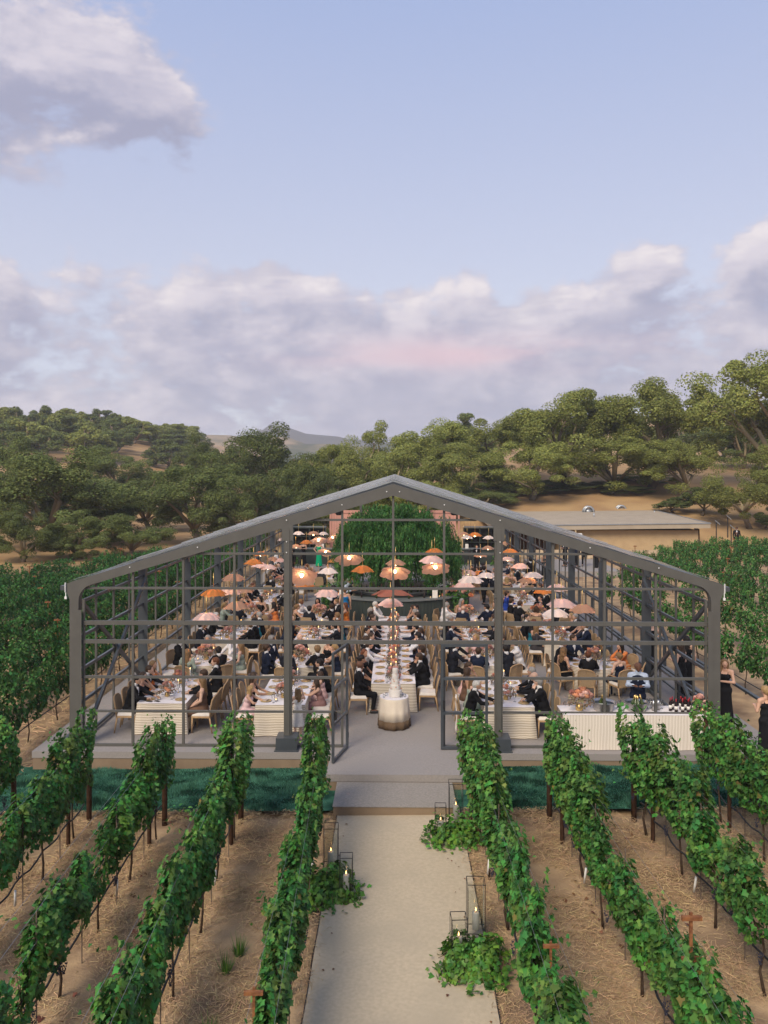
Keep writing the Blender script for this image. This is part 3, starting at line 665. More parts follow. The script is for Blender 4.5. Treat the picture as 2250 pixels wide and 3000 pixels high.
# the fields beside the pavilion
def field(side, xs, y0f, y1f, where):
    for k, x in enumerate(xs):
        i = 0; y = y0f(x); rn = '%s row outside the %s wall' % (ORD[k], where)
        hp = []
        while y < y1f(x):
            xx = x - 0.025*(y-20); s = rp.uniform(.92, 1.12)
            if not (side == 'R' and (8 < xx < 21 and y > 57.2 or y < 46 and rp.random() < .16)):
                grapevine(xx, y, 0.025 + (math.pi if rp.random() < .5 else 0), (open_f[rp.randrange(4)] if side == 'R' else far_f[rp.randrange(5)]), trunk_f[i % 2],
                          'bushy grapevine, %s along, in the %s' % (ORD[min(i, 25)], rn), 'grapevines in the fields beside the pavilion', 0, s)
                if i % 7 == 2: crossarm_post(xx, y+.9, 'rusty crossarm post after the %s grapevine of the %s' % (ORD[min(i, 25)], rn), 2, 1.0)
            i += 1; y += 1.8
        y = y0f(x)-1.0
        while y < y1f(x): hp.append((x-.025*(y-20), y, float(gz(x, y))+.42+.02*math.sin(y))); y += 1.0
        if len(hp) > 2: tag(MB().tube(hp, .015, 4).obj('drip_hose', M['hose'], smooth=True), 'black drip hose under the %s' % rn, 'hose', 'drip hoses beside the pavilion')
field('L', [-9.25-1.75*k for k in range(8)], lambda x: max(17.2, -x/0.50), lambda x: 63+1.9*(x+9.25), 'left')
field('R', [10.6+2.5*k for k in range(8)], lambda x: max(18.0, x/0.475), lambda x: min(57.5, 40+2.0*(x-11)), 'right')

# ---------------------------------------------------------------- oaks
def oak_meshes(seed, lm, nclump=64, nleaf=190, flat=1.0, low=0.25, lsz=0.036):
    """one unit high tree, crown radius about 0.55; returns trunk mesh and crown mesh"""
    r = np.random.default_rng(seed); mb = MB()
    def rv(): return Vector(r.normal(size=3))
    lean = Vector((r.normal(0, .06), r.normal(0, .06), 0)); fork = Vector((lean.x, lean.y, .2+.06*r.random()))
    mb.tube([(0,0,-.03), (lean.x*.4, lean.y*.4, .09), fork], (.042,.033,.03), 8)
    clumps = []
    nl = int(r.integers(6, 9))
    for i in range(nl):
        a = 2*math.pi*(i+r.uniform(-.3,.3))/nl; out = r.uniform(.24,.42); up = r.uniform(.45,.85)
        if i < 2: out *= .35; up = .9
        end = Vector((math.cos(a)*out, math.sin(a)*out, up)); mid = fork.lerp(end, .45) + rv()*.03 + Vector((0,0,.02))
        q = fork.lerp(end, .75) + rv()*.03
        mb.tube([fork, mid, q, end], (.021,.015,.010,.006), 6, mi=1 if r.random() < .6 else 0)
        for j in range(5):
            b = mid.lerp(end, r.uniform(0,1)); d = (end-fork).normalized()*.45 + Vector((math.cos(a+r.normal(0,.9)), math.sin(a+r.normal(0,.9)), r.normal(.15,.5)))
            e = b + d.normalized()*r.uniform(.12,.24); m2 = b.lerp(e,.5)+rv()*.02
            mb.tube([b, m2, e], (.009,.006,.003), 4, mi=1)
            clumps.append(e)
            for q_ in range(2):
                e2 = e + rv().normalized()*r.uniform(.04,.09); mb.tube([m2, e2], (.005,.002), 3, mi=1); clumps.append(e2)
    while len(clumps) < nclump:                  # round the crown out
        u = Vector(unit(1, r)[0]); u = Vector((u.x*.5, u.y*.5, .58+u.z*.40)); 
        if u.z > low: clumps.append(u*1.0)
    P = []; Nn = []
    for c in clumps:
        c = np.array(c); k = int(nleaf*r.uniform(.5,1.3)); rr = r.uniform(.045,.120)
        d = unit(k, r); d[:,2] = np.abs(d[:,2])*np.where(r.random(k) < .72, 1, -.8)
        rad = rr*np.cbrt(r.uniform(.25,1,k))
        p = c + d*rad[:,None]*np.array([1.15,1.15,flat]); ok = p[:,2] > low*.75
        P.append(p[ok]); Nn.append(d[ok])
    P = np.concatenate(P); Nn = np.concatenate(Nn); n = len(P)
    V, F = leafcloud(P, Nn*1.0+unit(n, r)*.75+[0,0,.25], unit(n, r), lsz*r.uniform(.6,1.25,n), QLEAF, QLEAF_F)
    top = V[:,2].max()
    V = V/top; mb.v = [(x/top, y/top, z/top) for x, y, z in mb.v]
    return mb.mesh('trunk', [M['bark'], M['moss']], True), fast_mesh('crown', V, F, lm)
OAKS = {'l': [oak_meshes(100+i, M['oak'], 118, 470, low=.10, lsz=.0185) for i in range(5)],
        'd': [oak_meshes(120+i, M['oakd'], 130, 430, low=.03, lsz=.019) for i in range(3)],
        's': [oak_meshes(140, M['oak'], 40, 120, low=.3, lsz=.042)],
        'h': [oak_meshes(150+i, (M['oak'], M['oakd'])[i % 2], 40, 130, low=.05, lsz=.045) for i in range(4)],
        'b': [oak_meshes(160, M['oakd'], 60, 130, low=.05, lsz=.045)]}
cnt = {}
def tree(px, top, wpx, D, kind, label, name='oak_tree', group='oaks behind the pavilion', sink=0.0):
    x = (px-1158)*D/2356+.05; z0 = float(gz(x, D))-sink; H = CAMZ-(top-1380)*D/2356 - z0; wd = wpx*D/2356
    v = OAKS[kind]; i = cnt.get(kind, 0); cnt[kind] = i+1; tm, cm = v[i % len(v)]
    t = thing(name, label, 'tree' if name == 'oak_tree' else 'shrub', (x, D, z0), (i*2.4+px*.01) % 6.28, group)
    link('trunk', tm, t); c = link('crown', cm, t); t.scale = (wd/0.90, wd/0.90, H)
    return t
for a in [(2245,1025,420,78,'l','tallest pale oak at the right edge, open branches above the slope'), (2195,1300,270,66,'l','smaller leafy oak on the dry slope before the tallest one'),
          (2165,1215,250,98,'d','dark oak in the gap left of the tallest pale oak'), (1895,1112,330,82,'l','tall spreading oak behind the right end of the beige building'),
          (1660,1142,350,82,'l','broad domed oak rising over the middle of the beige roof'), (1450,1212,260,88,'l','thin topped oak right of the pavilion ridge'),
          (1270,1222,290,86,'l','oak with ragged top just right of the ridge'), (1080,1228,250,90,'l','oak with two airy tops just left of the ridge'),
          (955,1298,200,84,'l','low olive oak between the dark oak and the ridge'), (800,1238,320,92,'d','dark round oak against the distant mountain'),
          (575,1258,170,110,'d','slender oak top seen over the left oaks'), (585,1318,370,72,'d','leaning oak with bare trunk above the left roof slope'),
          (150,1305,470,66,'d','huge spreading dark oak at the left edge of the vines'), (330,1300,260,104,'d','dark domed oak at the foot of the left hill'),
          (1340,1292,270,76,'l','olive oak half hidden behind the right roof slope'), (1555,1285,270,77,'l','oak with forked trunk behind left part of beige roof'),
          (1785,1275,300,79,'l','low oak with dark trunk behind the roof vents'), (1165,1292,280,76,'l','olive oak straight behind the ridge'),
          (905,1322,250,74,'d','dark low oak above the left roof slope, beside the ridge oaks'), (735,1372,260,70,'d','dark low oak right of the leaning oak'),
          (1975,1285,230,77,'l','small pale oak above the right corner of the beige roof'), (10,1262,300,88,'d','dark oak cut by the left edge of the picture'),
          (440,1375,260,84,'d','dark oak filling the gap left of the leaning oak'),
          (1010,1300,240,78,'l','olive oak left of the ridge, below the airy one'), (270,1420,300,72,'d','low dark oak at the back edge of the left vines')]:
    tree(*a, sink=0.3)
for i, a in enumerate([(60,1470,220,58,'d','leftmost low dark thicket at the back edge of the left vines'),(215,1490,230,60,'d','second low dark thicket from the left at the back of the vines'),(380,1500,220,62,'d','third low dark thicket from the left at the back of the vines'),(840,1430,200,72,'d','dark undergrowth tree nearest the ridge on the left'),(1010,1400,210,72,'d','dark undergrowth tree behind the left of the ridge'),(1230,1400,210,72,'l','low olive tree behind the right of the ridge'),(1400,1405,200,75,'d','dark undergrowth tree behind the right roof slope'),(1500,1410,170,80,'l','low olive tree at the left end of the beige roof'),(1640,1400,180,84,'d','dark undergrowth tree behind the beige roof'),(1560,1418,210,81,'d','low dark thicket behind the left part of the beige roof'),(1735,1408,220,82,'d','low dark thicket behind the roof vents of the beige building'),(1830,1418,180,80,'d','low dark thicket behind the right part of the beige roof'),(1880,1380,200,86,'d','dark undergrowth tree under the tall spreading oak')]):
    tree(*a, group='low trees under the oaks', sink=0.4)
for a in [(1968,1455,110,71,'b','round shrub on the slope left of the larger one'), (2052,1425,120,70,'b','larger round dark shrub behind the building corner'), (2235,1500,90,66,'b','low bush at the right edge of the slope')]:
    tree(*a, name='shrub', group='shrubs on the dry slope')
rh = random.Random(11); k = 0
for D0 in range(158, 300, 11):                   # the wooded hill on the left
    n_ = int(640/(7.5*2356/D0))
    for q in range(n_):
        D = D0+rh.uniform(-5, 5); px = -60+(q+rh.uniform(.1, .9))*640/n_; x = (px-1158)*D/2356; z0 = float(gz(x, D)); k += 1
        if z0 < 5.2 or rh.random() < .12 or (370 < px < 460 and D < 180): continue
        v = OAKS['h'][rh.randrange(4)]; H = rh.uniform(6.0, 9.0); wd = rh.uniform(9, 14)
        t = thing('oak_tree', 'round oak among the trees covering the far left hill', 'tree', (x, D, z0-.5), rh.uniform(0, 6), 'oaks on the far left hill')
        link('trunk', v[0], t); link('crown', v[1], t); t.scale = (wd, wd, H)
for k in range(26):                              # far scattered oaks in the gaps of the tree line
    D = rp.uniform(125, 210); px = rp.uniform(600, 2300); x = (px-1158)*D/2356; v = OAKS['h'][k % 4]
    t = thing('oak_tree', 'far round oak glimpsed through gaps behind the tree line', 'tree', (x, D, float(gz(x, D))-.5), rp.uniform(0, 6), 'far oaks behind the tree line')
    link('trunk', v[0], t); link('crown', v[1], t); wd = rp.uniform(9, 13); t.scale = (wd, wd, rp.uniform(6, 9))

# ---------------------------------------------------------------- distant ranges
def ridge(name, y0, x0, x1, prof, depth, m, seed):
    r = np.random.default_rng(seed); xs_ = np.linspace(x0, x1, 70); V = []; nY = 9
    for j in range(nY):
        t = j/(nY-1); h = math.sin(math.pi*t)**.8 if 0 < t < 1 else 0
        for x in xs_:
            V.append((x, y0+depth*(t-.5), -3 + (prof(x))*h*(1+.05*math.sin(x*.02*(1+j)+seed)+.03*math.sin(x*.051+j*2))))
    n = len(xs_); I = np.arange(nY*n).reshape(nY, n)
    F = np.stack([I[:-1,:-1].ravel(), I[:-1,1:].ravel(), I[1:,1:].ravel(), I[1:,:-1].ravel()], 1)
    return tag(link(name, fast_mesh(name, np.array(V), F, m, True)), kind='structure')
ridge('mountain', 1500, -1050, 1050, lambda x: 60+30*math.exp(-((x+222)/48)**2)+14*math.exp(-((x+140)/90)**2)+16*math.exp(-((x+600)/160)**2)+18*math.exp(-((x-500)/260)**2), 300, M['mountain'], 1)
ridge('hills', 950, -800, 800, lambda x: 40+15*math.exp(-((x+245)/70)**2)+8*math.exp(-((x+150)/40)**2)+14*math.exp(-((x-420)/200)**2), 260, M['hill'], 2)

# ---------------------------------------------------------------- the low beige building and its wooden front
bd = thing('beige_building', 'low flat-roofed beige stucco building with pale stone base behind the right vines', 'building', (15.5, 67, 0.1))
zb = lambda x, y: float(gz(x+15.5, y+67))-.1
MB().box(-3.3, 6.9, -7.35, 7.4, -0.3, 2.42).box(-7.6, -3.3, -5.0, 7.4, -.3, 2.42).obj('wall', M['stucco'], bd)
rv = [(-8.2,-8.0,2.42),(7.55,-8.0,2.62),(7.55,8.2,3.05),(-8.2,8.2,2.85)]
mb = MB(); mb.add(rv+[(x,y,z+.34) for x,y,z in rv], [(3,2,1,0),(4,5,6,7),(0,1,5,4),(1,2,6,5),(2,3,7,6),(3,0,4,7)])
rf = mb.obj('roof', M['roofs'], bd)
mb = MB()
for i in range(4):
    a, b = rv[i], rv[(i+1) % 4]; mb.bar((a[0],a[1],a[2]+.36),(b[0],b[1],b[2]+.36),.10,.06)
mb.obj('roof_edging', M['zinc'], rf)
def vent(x, y):
    v = MB()
    for t0 in range(2):
        pts = [(x+.42*math.cos(t), y+t0*.5, 3.05+.12+.5*max(0,math.sin(t))) for t in np.linspace(0, math.pi, 9)]
        v.tube(pts, .09, 6)
    v.box(x-.5, x-.35, y-.1, y+.6, 2.95, 3.2).box(x+.35, x+.5, y-.1, y+.6, 2.95, 3.2).box(x-.33, x+.33, y+.1, y+.4, 2.95, 3.5)
    v.obj('roof_vent', M['zinc'], rf, True)
vent(1.5, 3.6); vent(4.9, 5.6)
for x, y in ((.8,-1),(6.6,6.5),(7.0,3)): MB().tube([(x,y,2.9),(x,y,3.35)], .06, 8).obj('roof_pipe', M['zinc'], rf, True)
stm = [MB().box(-.55,.55,-.14,.14,0,.30,tx=.03,ty=.02).mesh('stone', M['stone']), MB().box(-.38,.38,-.15,.15,0,.30,tx=.02,ty=.03).mesh('stone', M['stone'])]
for rr in range(4):
    x = -7.4+ (.3 if rr % 2 else 0)
    while x < 4.6:
        m_ = stm[(rr+int(x*7)) % 2]; wd = 1.1 if m_ is stm[0] else .76
        link('stone', m_, bd, (x+wd/2, -7.70+.02*math.sin(x*9+rr), -.25+rr*.315)); x += wd+.018
tag(MB().box(-3.2, 4.6, -7.6, -7.37, -.3, 0.95).obj('stone_wall_core', M['stone'], bd))
plm = MB().box(-.078,.078,-.02,.02,0,2.5).mesh('plank', M['wood'])
for k in range(26): link('plank', plm, bd, (-7.5+k*.162, -5.04-.006*(k % 3), -.15))
MB().box(-3.6,-3.35,-5.2,-5.05,0.2,2.2).obj('door_panel', mat('amber_door', (.55,.27,.05), .6), bd)
MB().box(-5.2,-3.4,-6.9,-6.6,1.9,2.25).obj('opening_shade', M['black'], bd)  # solid black box stands in for the shade of an opening
for x in (-3.9, -2.6):
    MB().box(x, x+.75, -8.3, -8.05, 1.85, 2.25).obj('floodlight', M['white'], bd)
    MB().tube([(x+.35,-8.1,2.2),(x+.35,-7.9,2.5)], .05, 6).obj('bracket', M['stucco'], bd)
for k in range(5): MB().bar((6.98+.12*k, -7.2+.5*k, 2.5), (7.05+.12*k, -7.2+.5*k, .2), .12, .05).obj('screen_slat', M['post'], bd)
for i, (px, D, lab) in enumerate(((2095, 63, 'left'), (2128, 64, 'middle'), (2138, 62, 'right'))):
    x = (px-1158)*D/2356; t = thing('path_light', 'slim post light with tilted panel, %s of three on the slope' % lab, 'post light', (x, D, float(gz(x, D))), group='post lights on the slope')
    MB().box(-.03,.03,-.03,.03,0,1.6).obj('pole', M['black'], t); o = MB().box(-.22,.22,-.16,.16,-.02,.02).obj('panel', M['zinc'], t, loc=(.1,0,1.6)); o.rotation_euler = (.3, .7, 0)

# ---------------------------------------------------------------- people: rounded surfaces from skeletons (surface nets)
def smin(a, b, k):
    h = np.clip(0.5 + 0.5*(b-a)/k, 0, 1); return b + (a-b)*h - k*h*(1-h)
class SDF:
    def __init__(s, lo, hi, h):
        s.h = h; s.lo = np.array(lo, np.float32); n = np.ceil((np.array(hi)-lo)/h).astype(int)+1; s.n = n
        s.ax = [s.lo[i]+h*np.arange(n[i], dtype=np.float32) for i in range(3)]
        s.d = np.full(n, 0.3, np.float32)
    def sl(s, a, b):
        i0 = [int(np.clip(np.floor((a[i]-s.lo[i])/s.h), 0, s.n[i]-1)) for i in range(3)]; i1 = [int(np.clip(np.ceil((b[i]-s.lo[i])/s.h)+1, 1, s.n[i])) for i in range(3)]
        S = tuple(slice(p, q) for p, q in zip(i0, i1))
        return S, s.ax[0][S[0]][:, None, None], s.ax[1][S[1]][None, :, None], s.ax[2][S[2]][None, None, :]
    def cap(s, a, b, ra, rb=None, k=0.03, op='add', sc=(1,1,1)):
        a = np.array(a, np.float32); b = np.array(b, np.float32); rb = ra if rb is None else rb; m = max(ra, rb)*max(1/min(sc), 1)+0.09
        S, x, y, z = s.sl(np.minimum(a, b)-m, np.maximum(a, b)+m)
        ba = b-a; L2 = float(ba@ba)+1e-9
        t = np.clip(((x-a[0])*ba[0] + (y-a[1])*ba[1] + (z-a[2])*ba[2])/L2, 0, 1)
        dx = (x-a[0]-t*ba[0])*sc[0]; dy = (y-a[1]-t*ba[1])*sc[1]; dz = (z-a[2]-t*ba[2])*sc[2]
        q = np.sqrt(dx*dx+dy*dy+dz*dz) - (ra+(rb-ra)*t)
        if op == 'add': s.d[S] = smin(s.d[S], q, k)
        else: s.d[S] = np.maximum(s.d[S], -q)
        return s
    def cut(s, axis, v, keep_below=True):
        A = [s.ax[0][:, None, None], s.ax[1][None, :, None], s.ax[2][None, None, :]][axis]
        s.d = np.maximum(s.d, (A-v) if keep_below else (v-A)); return s
    def mesh(s, name, m):
        d = s.d.copy(); d[0] = d[-1] = .1; d[:,0] = d[:,-1] = .1; d[:,:,0] = d[:,:,-1] = .1
        ins = d < 0; nx, ny, nz = d.shape
        c = [ins[i:nx-1+i, j:ny-1+j, k:nz-1+k] for i in (0,1) for j in (0,1) for k in (0,1)]
        sm = sum(q.astype(np.int8) for q in c); act = (sm > 0) & (sm < 8); I = np.argwhere(act)
        if len(I) == 0: return None
        idm = np.full(act.shape, -1, np.int32); idm[act] = np.arange(len(I))
        acc = np.zeros((len(I), 3), np.float32); cn = np.zeros(len(I), np.float32)
        corners = [(i,j,k) for i in (0,1) for j in (0,1) for k in (0,1)]
        val = {q: d[I[:,0]+q[0], I[:,1]+q[1], I[:,2]+q[2]] for q in corners}
        for q in corners:
            for a in range(3):
                if q[a] == 0:
                    p = list(q); p[a] = 1; p = tuple(p); va, vb = val[q], val[p]; x = (va < 0) != (vb < 0)
                    t = np.where(x, va/np.where(x, va-vb, 1), 0); pos = np.array(q, np.float32)[None].repeat(len(I), 0); pos[:, a] = t
                    acc += np.where(x[:, None], pos, 0); cn += x
        V = s.lo + s.h*(I + acc/cn[:, None])
        Fs = []
        for a in range(3):
            b, c_ = (a+1) % 3, (a+2) % 3
            sl0 = [slice(1, None)]*3; sl0[a] = slice(0, -1); sl1 = list(sl0); sl1[a] = slice(1, None)
            lo_ = ins[tuple(sl0)]; hi_ = ins[tuple(sl1)]; E = np.argwhere(lo_ != hi_)
            if len(E) == 0: continue
            flip = lo_[E[:,0], E[:,1], E[:,2]]
            off = np.array([1,1,1]); off[a] = 0; g = E+off
            ok = np.all((g-np.eye(3, dtype=int)[b]-np.eye(3, dtype=int)[c_]*1 >= 0), 1) & np.all(g < np.array(act.shape), 1)
            g = g[ok]; flip = flip[ok]
            def vid(db, dc):
                w_ = g.copy(); w_[:, b] -= db; w_[:, c_] -= dc; return idm[w_[:,0], w_[:,1], w_[:,2]]
            q = np.stack([vid(1,1), vid(0,1), vid(0,0), vid(1,0)], 1); q[~flip] = q[~flip][:, ::-1]; Fs.append(q)
        F = np.concatenate(Fs); F = F[(F >= 0).all(1)]
        return V, F
def sdf_mesh(name, s, m): 
    r = s.mesh(name, m)
    return fast_mesh(name, r[0], r[1], m, True)

# materials of people; slot 0 is overridden per person
for k, c in {'skin1': (.60,.36,.25), 'skin2': (.50,.28,.18), 'skin3': (.16,.075,.045), 'skin4': (.66,.42,.31)}.items(): M[k] = mat(k.replace('skin', 'skin_tone_'), c, .55, tuple(q*.9 for q in c), 12, 3, spec=.3)
for k, c in {'h_brown': (.065,.036,.02), 'h_dark': (.016,.011,.009), 'h_blond': (.42,.27,.12), 'h_auburn': (.17,.06,.025), 'h_grey': (.36,.34,.32), 'h_white': (.66,.64,.60), 'h_fair': (.26,.155,.07)}.items():
    M[k] = mat(k[2:]+'_hair', c, .5, tuple(q*.6 for q in c), 45, 3, .5, 90, spec=.3)
def fabric(k, c, r=.85): M[k] = mat(k+'_fabric', c, r, tuple(q*.85 for q in c), 14, 4, .08, 90, spec=.15); return M[k]
for k, c in {'black': (.010,.010,.012), 'navy': (.012,.018,.040), 'midnight': (.014,.016,.024), 'charcoal': (.035,.036,.04), 'white_s': (.74,.73,.74), 'skyblue': (.50,.58,.72), 'blush': (.70,.46,.44), 'pinkd': (.72,.50,.52), 'whited': (.80,.76,.72),
             'mauve': (.30,.17,.16), 'emerald': (.0,.42,.19), 'teal': (.015,.19,.26), 'cobalt': (.02,.06,.36), 'royal': (.01,.17,.42), 'orange': (.72,.23,.07), 'rustd': (.60,.19,.04), 'gold_d': (.48,.37,.10), 'floral': (.055,.05,.055), 'sage': (.36,.43,.36), 'lilac': (.55,.42,.52), 'bronze': (.16,.09,.06), 'cream_d': (.70,.62,.42)}.items(): fabric(k+'_f', c)
M['eye'] = mat('eye', (.03,.02,.015), .3); M['lip'] = mat('lips', (.42,.14,.12), .5); M['shoe'] = mat('black_shoe', (.012,.012,.012), .25, (.02,.02,.02), 8, spec=.6); M['pinkshoe'] = mat('pink_shoe', (.75,.45,.42), .6, (.7,.4,.38), 9)

def lerp(a, b, t): return tuple(p+(q-p)*t for p, q in zip(a, b))
def skeleton(sit=True, lean=0.0, armL='table', armR='table', yaw=0.0, scl=1.0, stride=0.0, nod=0.0):
    J = {}; dz = 0.0 if sit else .40
    J['pel'] = (0, 0, .55+dz); J['waist'] = (0, .01+lean*.4, .73+dz); J['chest'] = (0, .02+lean*.8, .94+dz); J['neck'] = (0, .02+lean, 1.09+dz)
    J['head'] = (math.sin(yaw)*.02, .045+lean*1.15+nod*.05, 1.255+dz-nod*.03)
    for s, n, arm in ((-1, 'L', armL), (1, 'R', armR)):
        sh = J['sh'+n] = (s*.175, .01+lean*.95, 1.045+dz)
        e, w_ = {'table': ((s*.25, .19+lean, .86), (s*.13, .41+lean*.6, .815)), 'chin': ((s*.22, .30+lean, .86), (s*.075, .165+lean*1.1, 1.10)), 'lap': ((s*.255, .03+lean, .82), (s*.10, .25, .655)),
                 'reach': ((s*.20, .24+lean, .90), (s*.02, .52+lean, .86)), 'down': ((s*.235, -.03, .80), (s*.245, .05, .56)), 'carry': ((s*.24, .02, .80), (s*.11, .27, .86)), 'hip': ((s*.36, -.05, .82), (s*.20, .08, .66)),
                 'back': ((s*.27, -.12+lean, .85), (s*.30, -.05, .62)), 'raise': ((s*.27, .17, .95), (s*.20, .24, 1.20)), 'across': ((s*.25, .14, .80), (-s*.05, .24, .82))}[arm]
        J['el'+n] = (e[0], e[1], e[2]+dz); J['wr'+n] = (w_[0], w_[1], w_[2]+dz)
        if sit: J['hip'+n] = (s*.09, .02, .535); J['kn'+n] = (s*.12, .42, .50); J['an'+n] = (s*.11, .37, .09); J['toe'+n] = (s*.13, .54, .035)
        else:
            q = stride*s; J['hip'+n] = (s*.085, 0, .93); J['kn'+n] = (s*.095, .02+q*.5, .50); J['an'+n] = (s*.10, -.02+q, .085+.05*abs(min(q, 0))); J['toe'+n] = (s*.125, .15+q, .035)
    J['yaw'] = yaw; J['sit'] = sit
    return J
def grid(J, h, top=1.5):
    return SDF((-.55, -.42, -.02), (.55, .74, top if J['sit'] else 1.88), h)
def legs(s, J, o=0.0, lo=True, k=.02):
    for n in 'LR':
        s.cap(J['hip'+n], J['kn'+n], .083+o, .058+o*.9, .03); s.cap(J['kn'+n], lerp(J['kn'+n], J['an'+n], .97), .055+o, .036+o, k)
    return s
def arms(s, J, o=0.0, cut=1.0):
    for n in 'LR':
        s.cap(lerp(J['neck'], J['sh'+n], .55), J['sh'+n], .055+o, .052+o, .04); s.cap(J['sh'+n], J['el'+n], .047+o, .038+o, .03); s.cap(J['el'+n], lerp(J['el'+n], J['wr'+n], cut), .038+o, .028+o*.9, .015)
    return s
def torso(s, J, o=0.0, fem=False):
    c, w_, p = J['chest'], J['waist'], J['pel']; g = .88 if fem else 1.0
    s.cap((-.075*g, c[1], c[2]), (.075*g, c[1], c[2]), .108*g+o, None, .05); s.cap(c, w_, .112*g+o, (.088 if fem else .108)+o, .05)
    s.cap((-.05, w_[1], w_[2]), (.05, w_[1], w_[2]), (.084 if fem else .102)+o, None, .05); s.cap((-.065, p[1], p[2]), (.065, p[1], p[2]), .112+o, None, .05)
    s.cap(w_, p, .095+o, .11+o, .05)
    if fem:
        for q in (-1, 1): s.cap((q*.065, c[1]+.075, c[2]-.01), (q*.065, c[1]+.085, c[2]-.03), .052+o, None, .03)
    return s
def hp(J, x, y, z):
    ca, sa = math.cos(J['yaw']), math.sin(J['yaw']); h = J['head']; return (h[0]+x*ca+y*sa, h[1]-x*sa+y*ca, h[2]+z)
def head(s, J):
    s.cap(J['neck'], hp(J, 0, -.015, -.05), .05, .047, .02); s.cap(hp(J, 0, -.012, .025), hp(J, 0, .012, .02), .088, .082, .02); s.cap(hp(J, 0, .03, -.035), hp(J, 0, .048, -.062), .055, .042, .035)
    s.cap(hp(J, 0, .088, .012), hp(J, 0, .104, -.016), .013, .017, .012)
    for q in (-1, 1): s.cap(hp(J, q*.078, -.005, .012), hp(J, q*.074, -.002, -.02), .018, .012, .008)
    return s
def hand_mesh(J, n, curl=0.5):
    """palm and five fingers, added to the body mesh"""
    w_ = Vector(J['wr'+n]); d = (w_-Vector(J['el'+n])).normalized(); s = -1 if n == 'L' else 1
    up = Vector((0,0,1)); side = d.cross(up)
    if side.length < .2: side = Vector((s,0,0))
    side.normalize(); nrm = side.cross(d).normalized(); inn = side*(-1 if side.x*s > 0 else 1)      # towards the thumb
    mb = MB(); p = w_+d*.085
    mb.bar(w_-d*.012, p, .074, .026, nrm)
    for i, (o, l) in enumerate(((.030,.070),(.010,.080),(-.010,.074),(-.029,.058))):
        a = p+inn*o-d*.004; b = a+d*l*.5-nrm*.012*curl*2; c = b+(d*(1-curl*.6)-nrm*curl*.9).normalized()*l*.5
        mb.tube([a, b, c], (.0095,.0088,.0068), 5)
    a = w_+d*.028+inn*.032; b = a+(d*.7+inn*.7-nrm*.3).normalized()*.036; c = b+(d*.9+inn*.15-nrm*.4).normalized()*.03
    mb.tube([a, b, c], (.012,.011,.008), 5)
    return mb
def octa(c, r):
    O = np.array([[1,0,0],[-1,0,0],[0,1,0],[0,-1,0],[0,0,1],[0,0,-1]], float)*r+np.array(c)
    return O, [(0,2,4),(2,1,4),(1,3,4),(3,0,4),(2,0,5),(1,2,5),(3,1,5),(0,3,5)]
def body_mesh(J, fem, h=.019):
    s = grid(J, h); torso(s, J, -.006, fem); legs(s, J); arms(s, J); head(s, J)
    for n in 'LR': s.cap(J['an'+n], J['toe'+n], .036, .026, .02); s.cap(J['an'+n], (J['an'+n][0], J['an'+n][1]-.03, .045), .036, .034, .02)
    V, F = s.mesh('body', None); mb = MB(); nb = len(V)
    for n in 'LR':
        q = hand_mesh(J, n, .55); mb.add(q.v, q.f, 0)
    for q in (-1, 1):
        mb.add(*octa(hp(J, q*.031, .079, .016), np.array([.013,.008,.008])), 1); mb.add(*octa(hp(J, q*.032, .082, .036), np.array([.020,.006,.005])), 1)
    mb.add(*octa(hp(J, 0, .092, -.048), np.array([.022,.008,.008])), 2)
    extra = [np.array([[i+nb for i in f]]) for f in mb.f]
    by = {}
    for f, m_ in zip(mb.f, mb.m): by.setdefault(len(f), ([], []))[0].append([i+nb for i in f]); by[len(f)][1].append(m_)
    Fs = [F]+[np.array(by[k][0]) for k in by]; mi = np.concatenate([np.zeros(len(F), int)]+[np.array(by[k][1]) for k in by])
    me = fast_mesh('person', np.concatenate([V, np.array(mb.v)]), Fs, [M['skin1'], M['eye'], M['lip']], True, mi)
    return me
def jacket_mesh(J, open_front=True):
    s = grid(J, .02); torso(s, J, .018); arms(s, J, .014, .93)
    z0 = J['pel'][2]-(.12 if not J['sit'] else .07); s.cut(2, z0, False)
    c = J['chest']
    s.cap((0, c[1]+.16, c[2]+.13), (0, c[1]+.155, c[2]-.13), .062, .012, op='sub'); s.cap((0, J['neck'][1]+.01, J['neck'][2]+.02), (0, J['neck'][1], J['neck'][2]+.12), .058, .075, op='sub')
    return sdf_mesh('jacket', s, M['black_f'])
def shirt_mesh(J, sleeves=False):
    s = grid(J, .02)
    if sleeves: torso(s, J, .010); arms(s, J, .013, .95); s.cut(2, J['pel'][2]-.08, False)
    else:
        c = J['chest']; s.cap((0, c[1]+.10, c[2]+.08), (0, c[1]+.115, c[2]-.13), .055, .02, sc=(1, 1.6, 1))
    s.cap(lerp(J['neck'], J['head'], .16), lerp(J['neck'], J['head'], .44), .066, .060, .015)
    return sdf_mesh('shirt', s, M['white_s_f'])
def vest_mesh(J):
    s = grid(J, .02); torso(s, J, .022); s.cut(2, J['pel'][2]-.04, False); c = J['chest']
    s.cap((0, c[1]+.165, c[2]+.14), (0, c[1]+.16, c[2]-.08), .07, .012, op='sub')
    for q in (-1, 1): s.cap((q*.21, c[1]-.1, c[2]+.04), (q*.21, c[1]+.1, c[2]+.04), .085, op='sub')
    s.cut(2, J['neck'][2]-.02); return sdf_mesh('vest', s, M['midnight_f'])
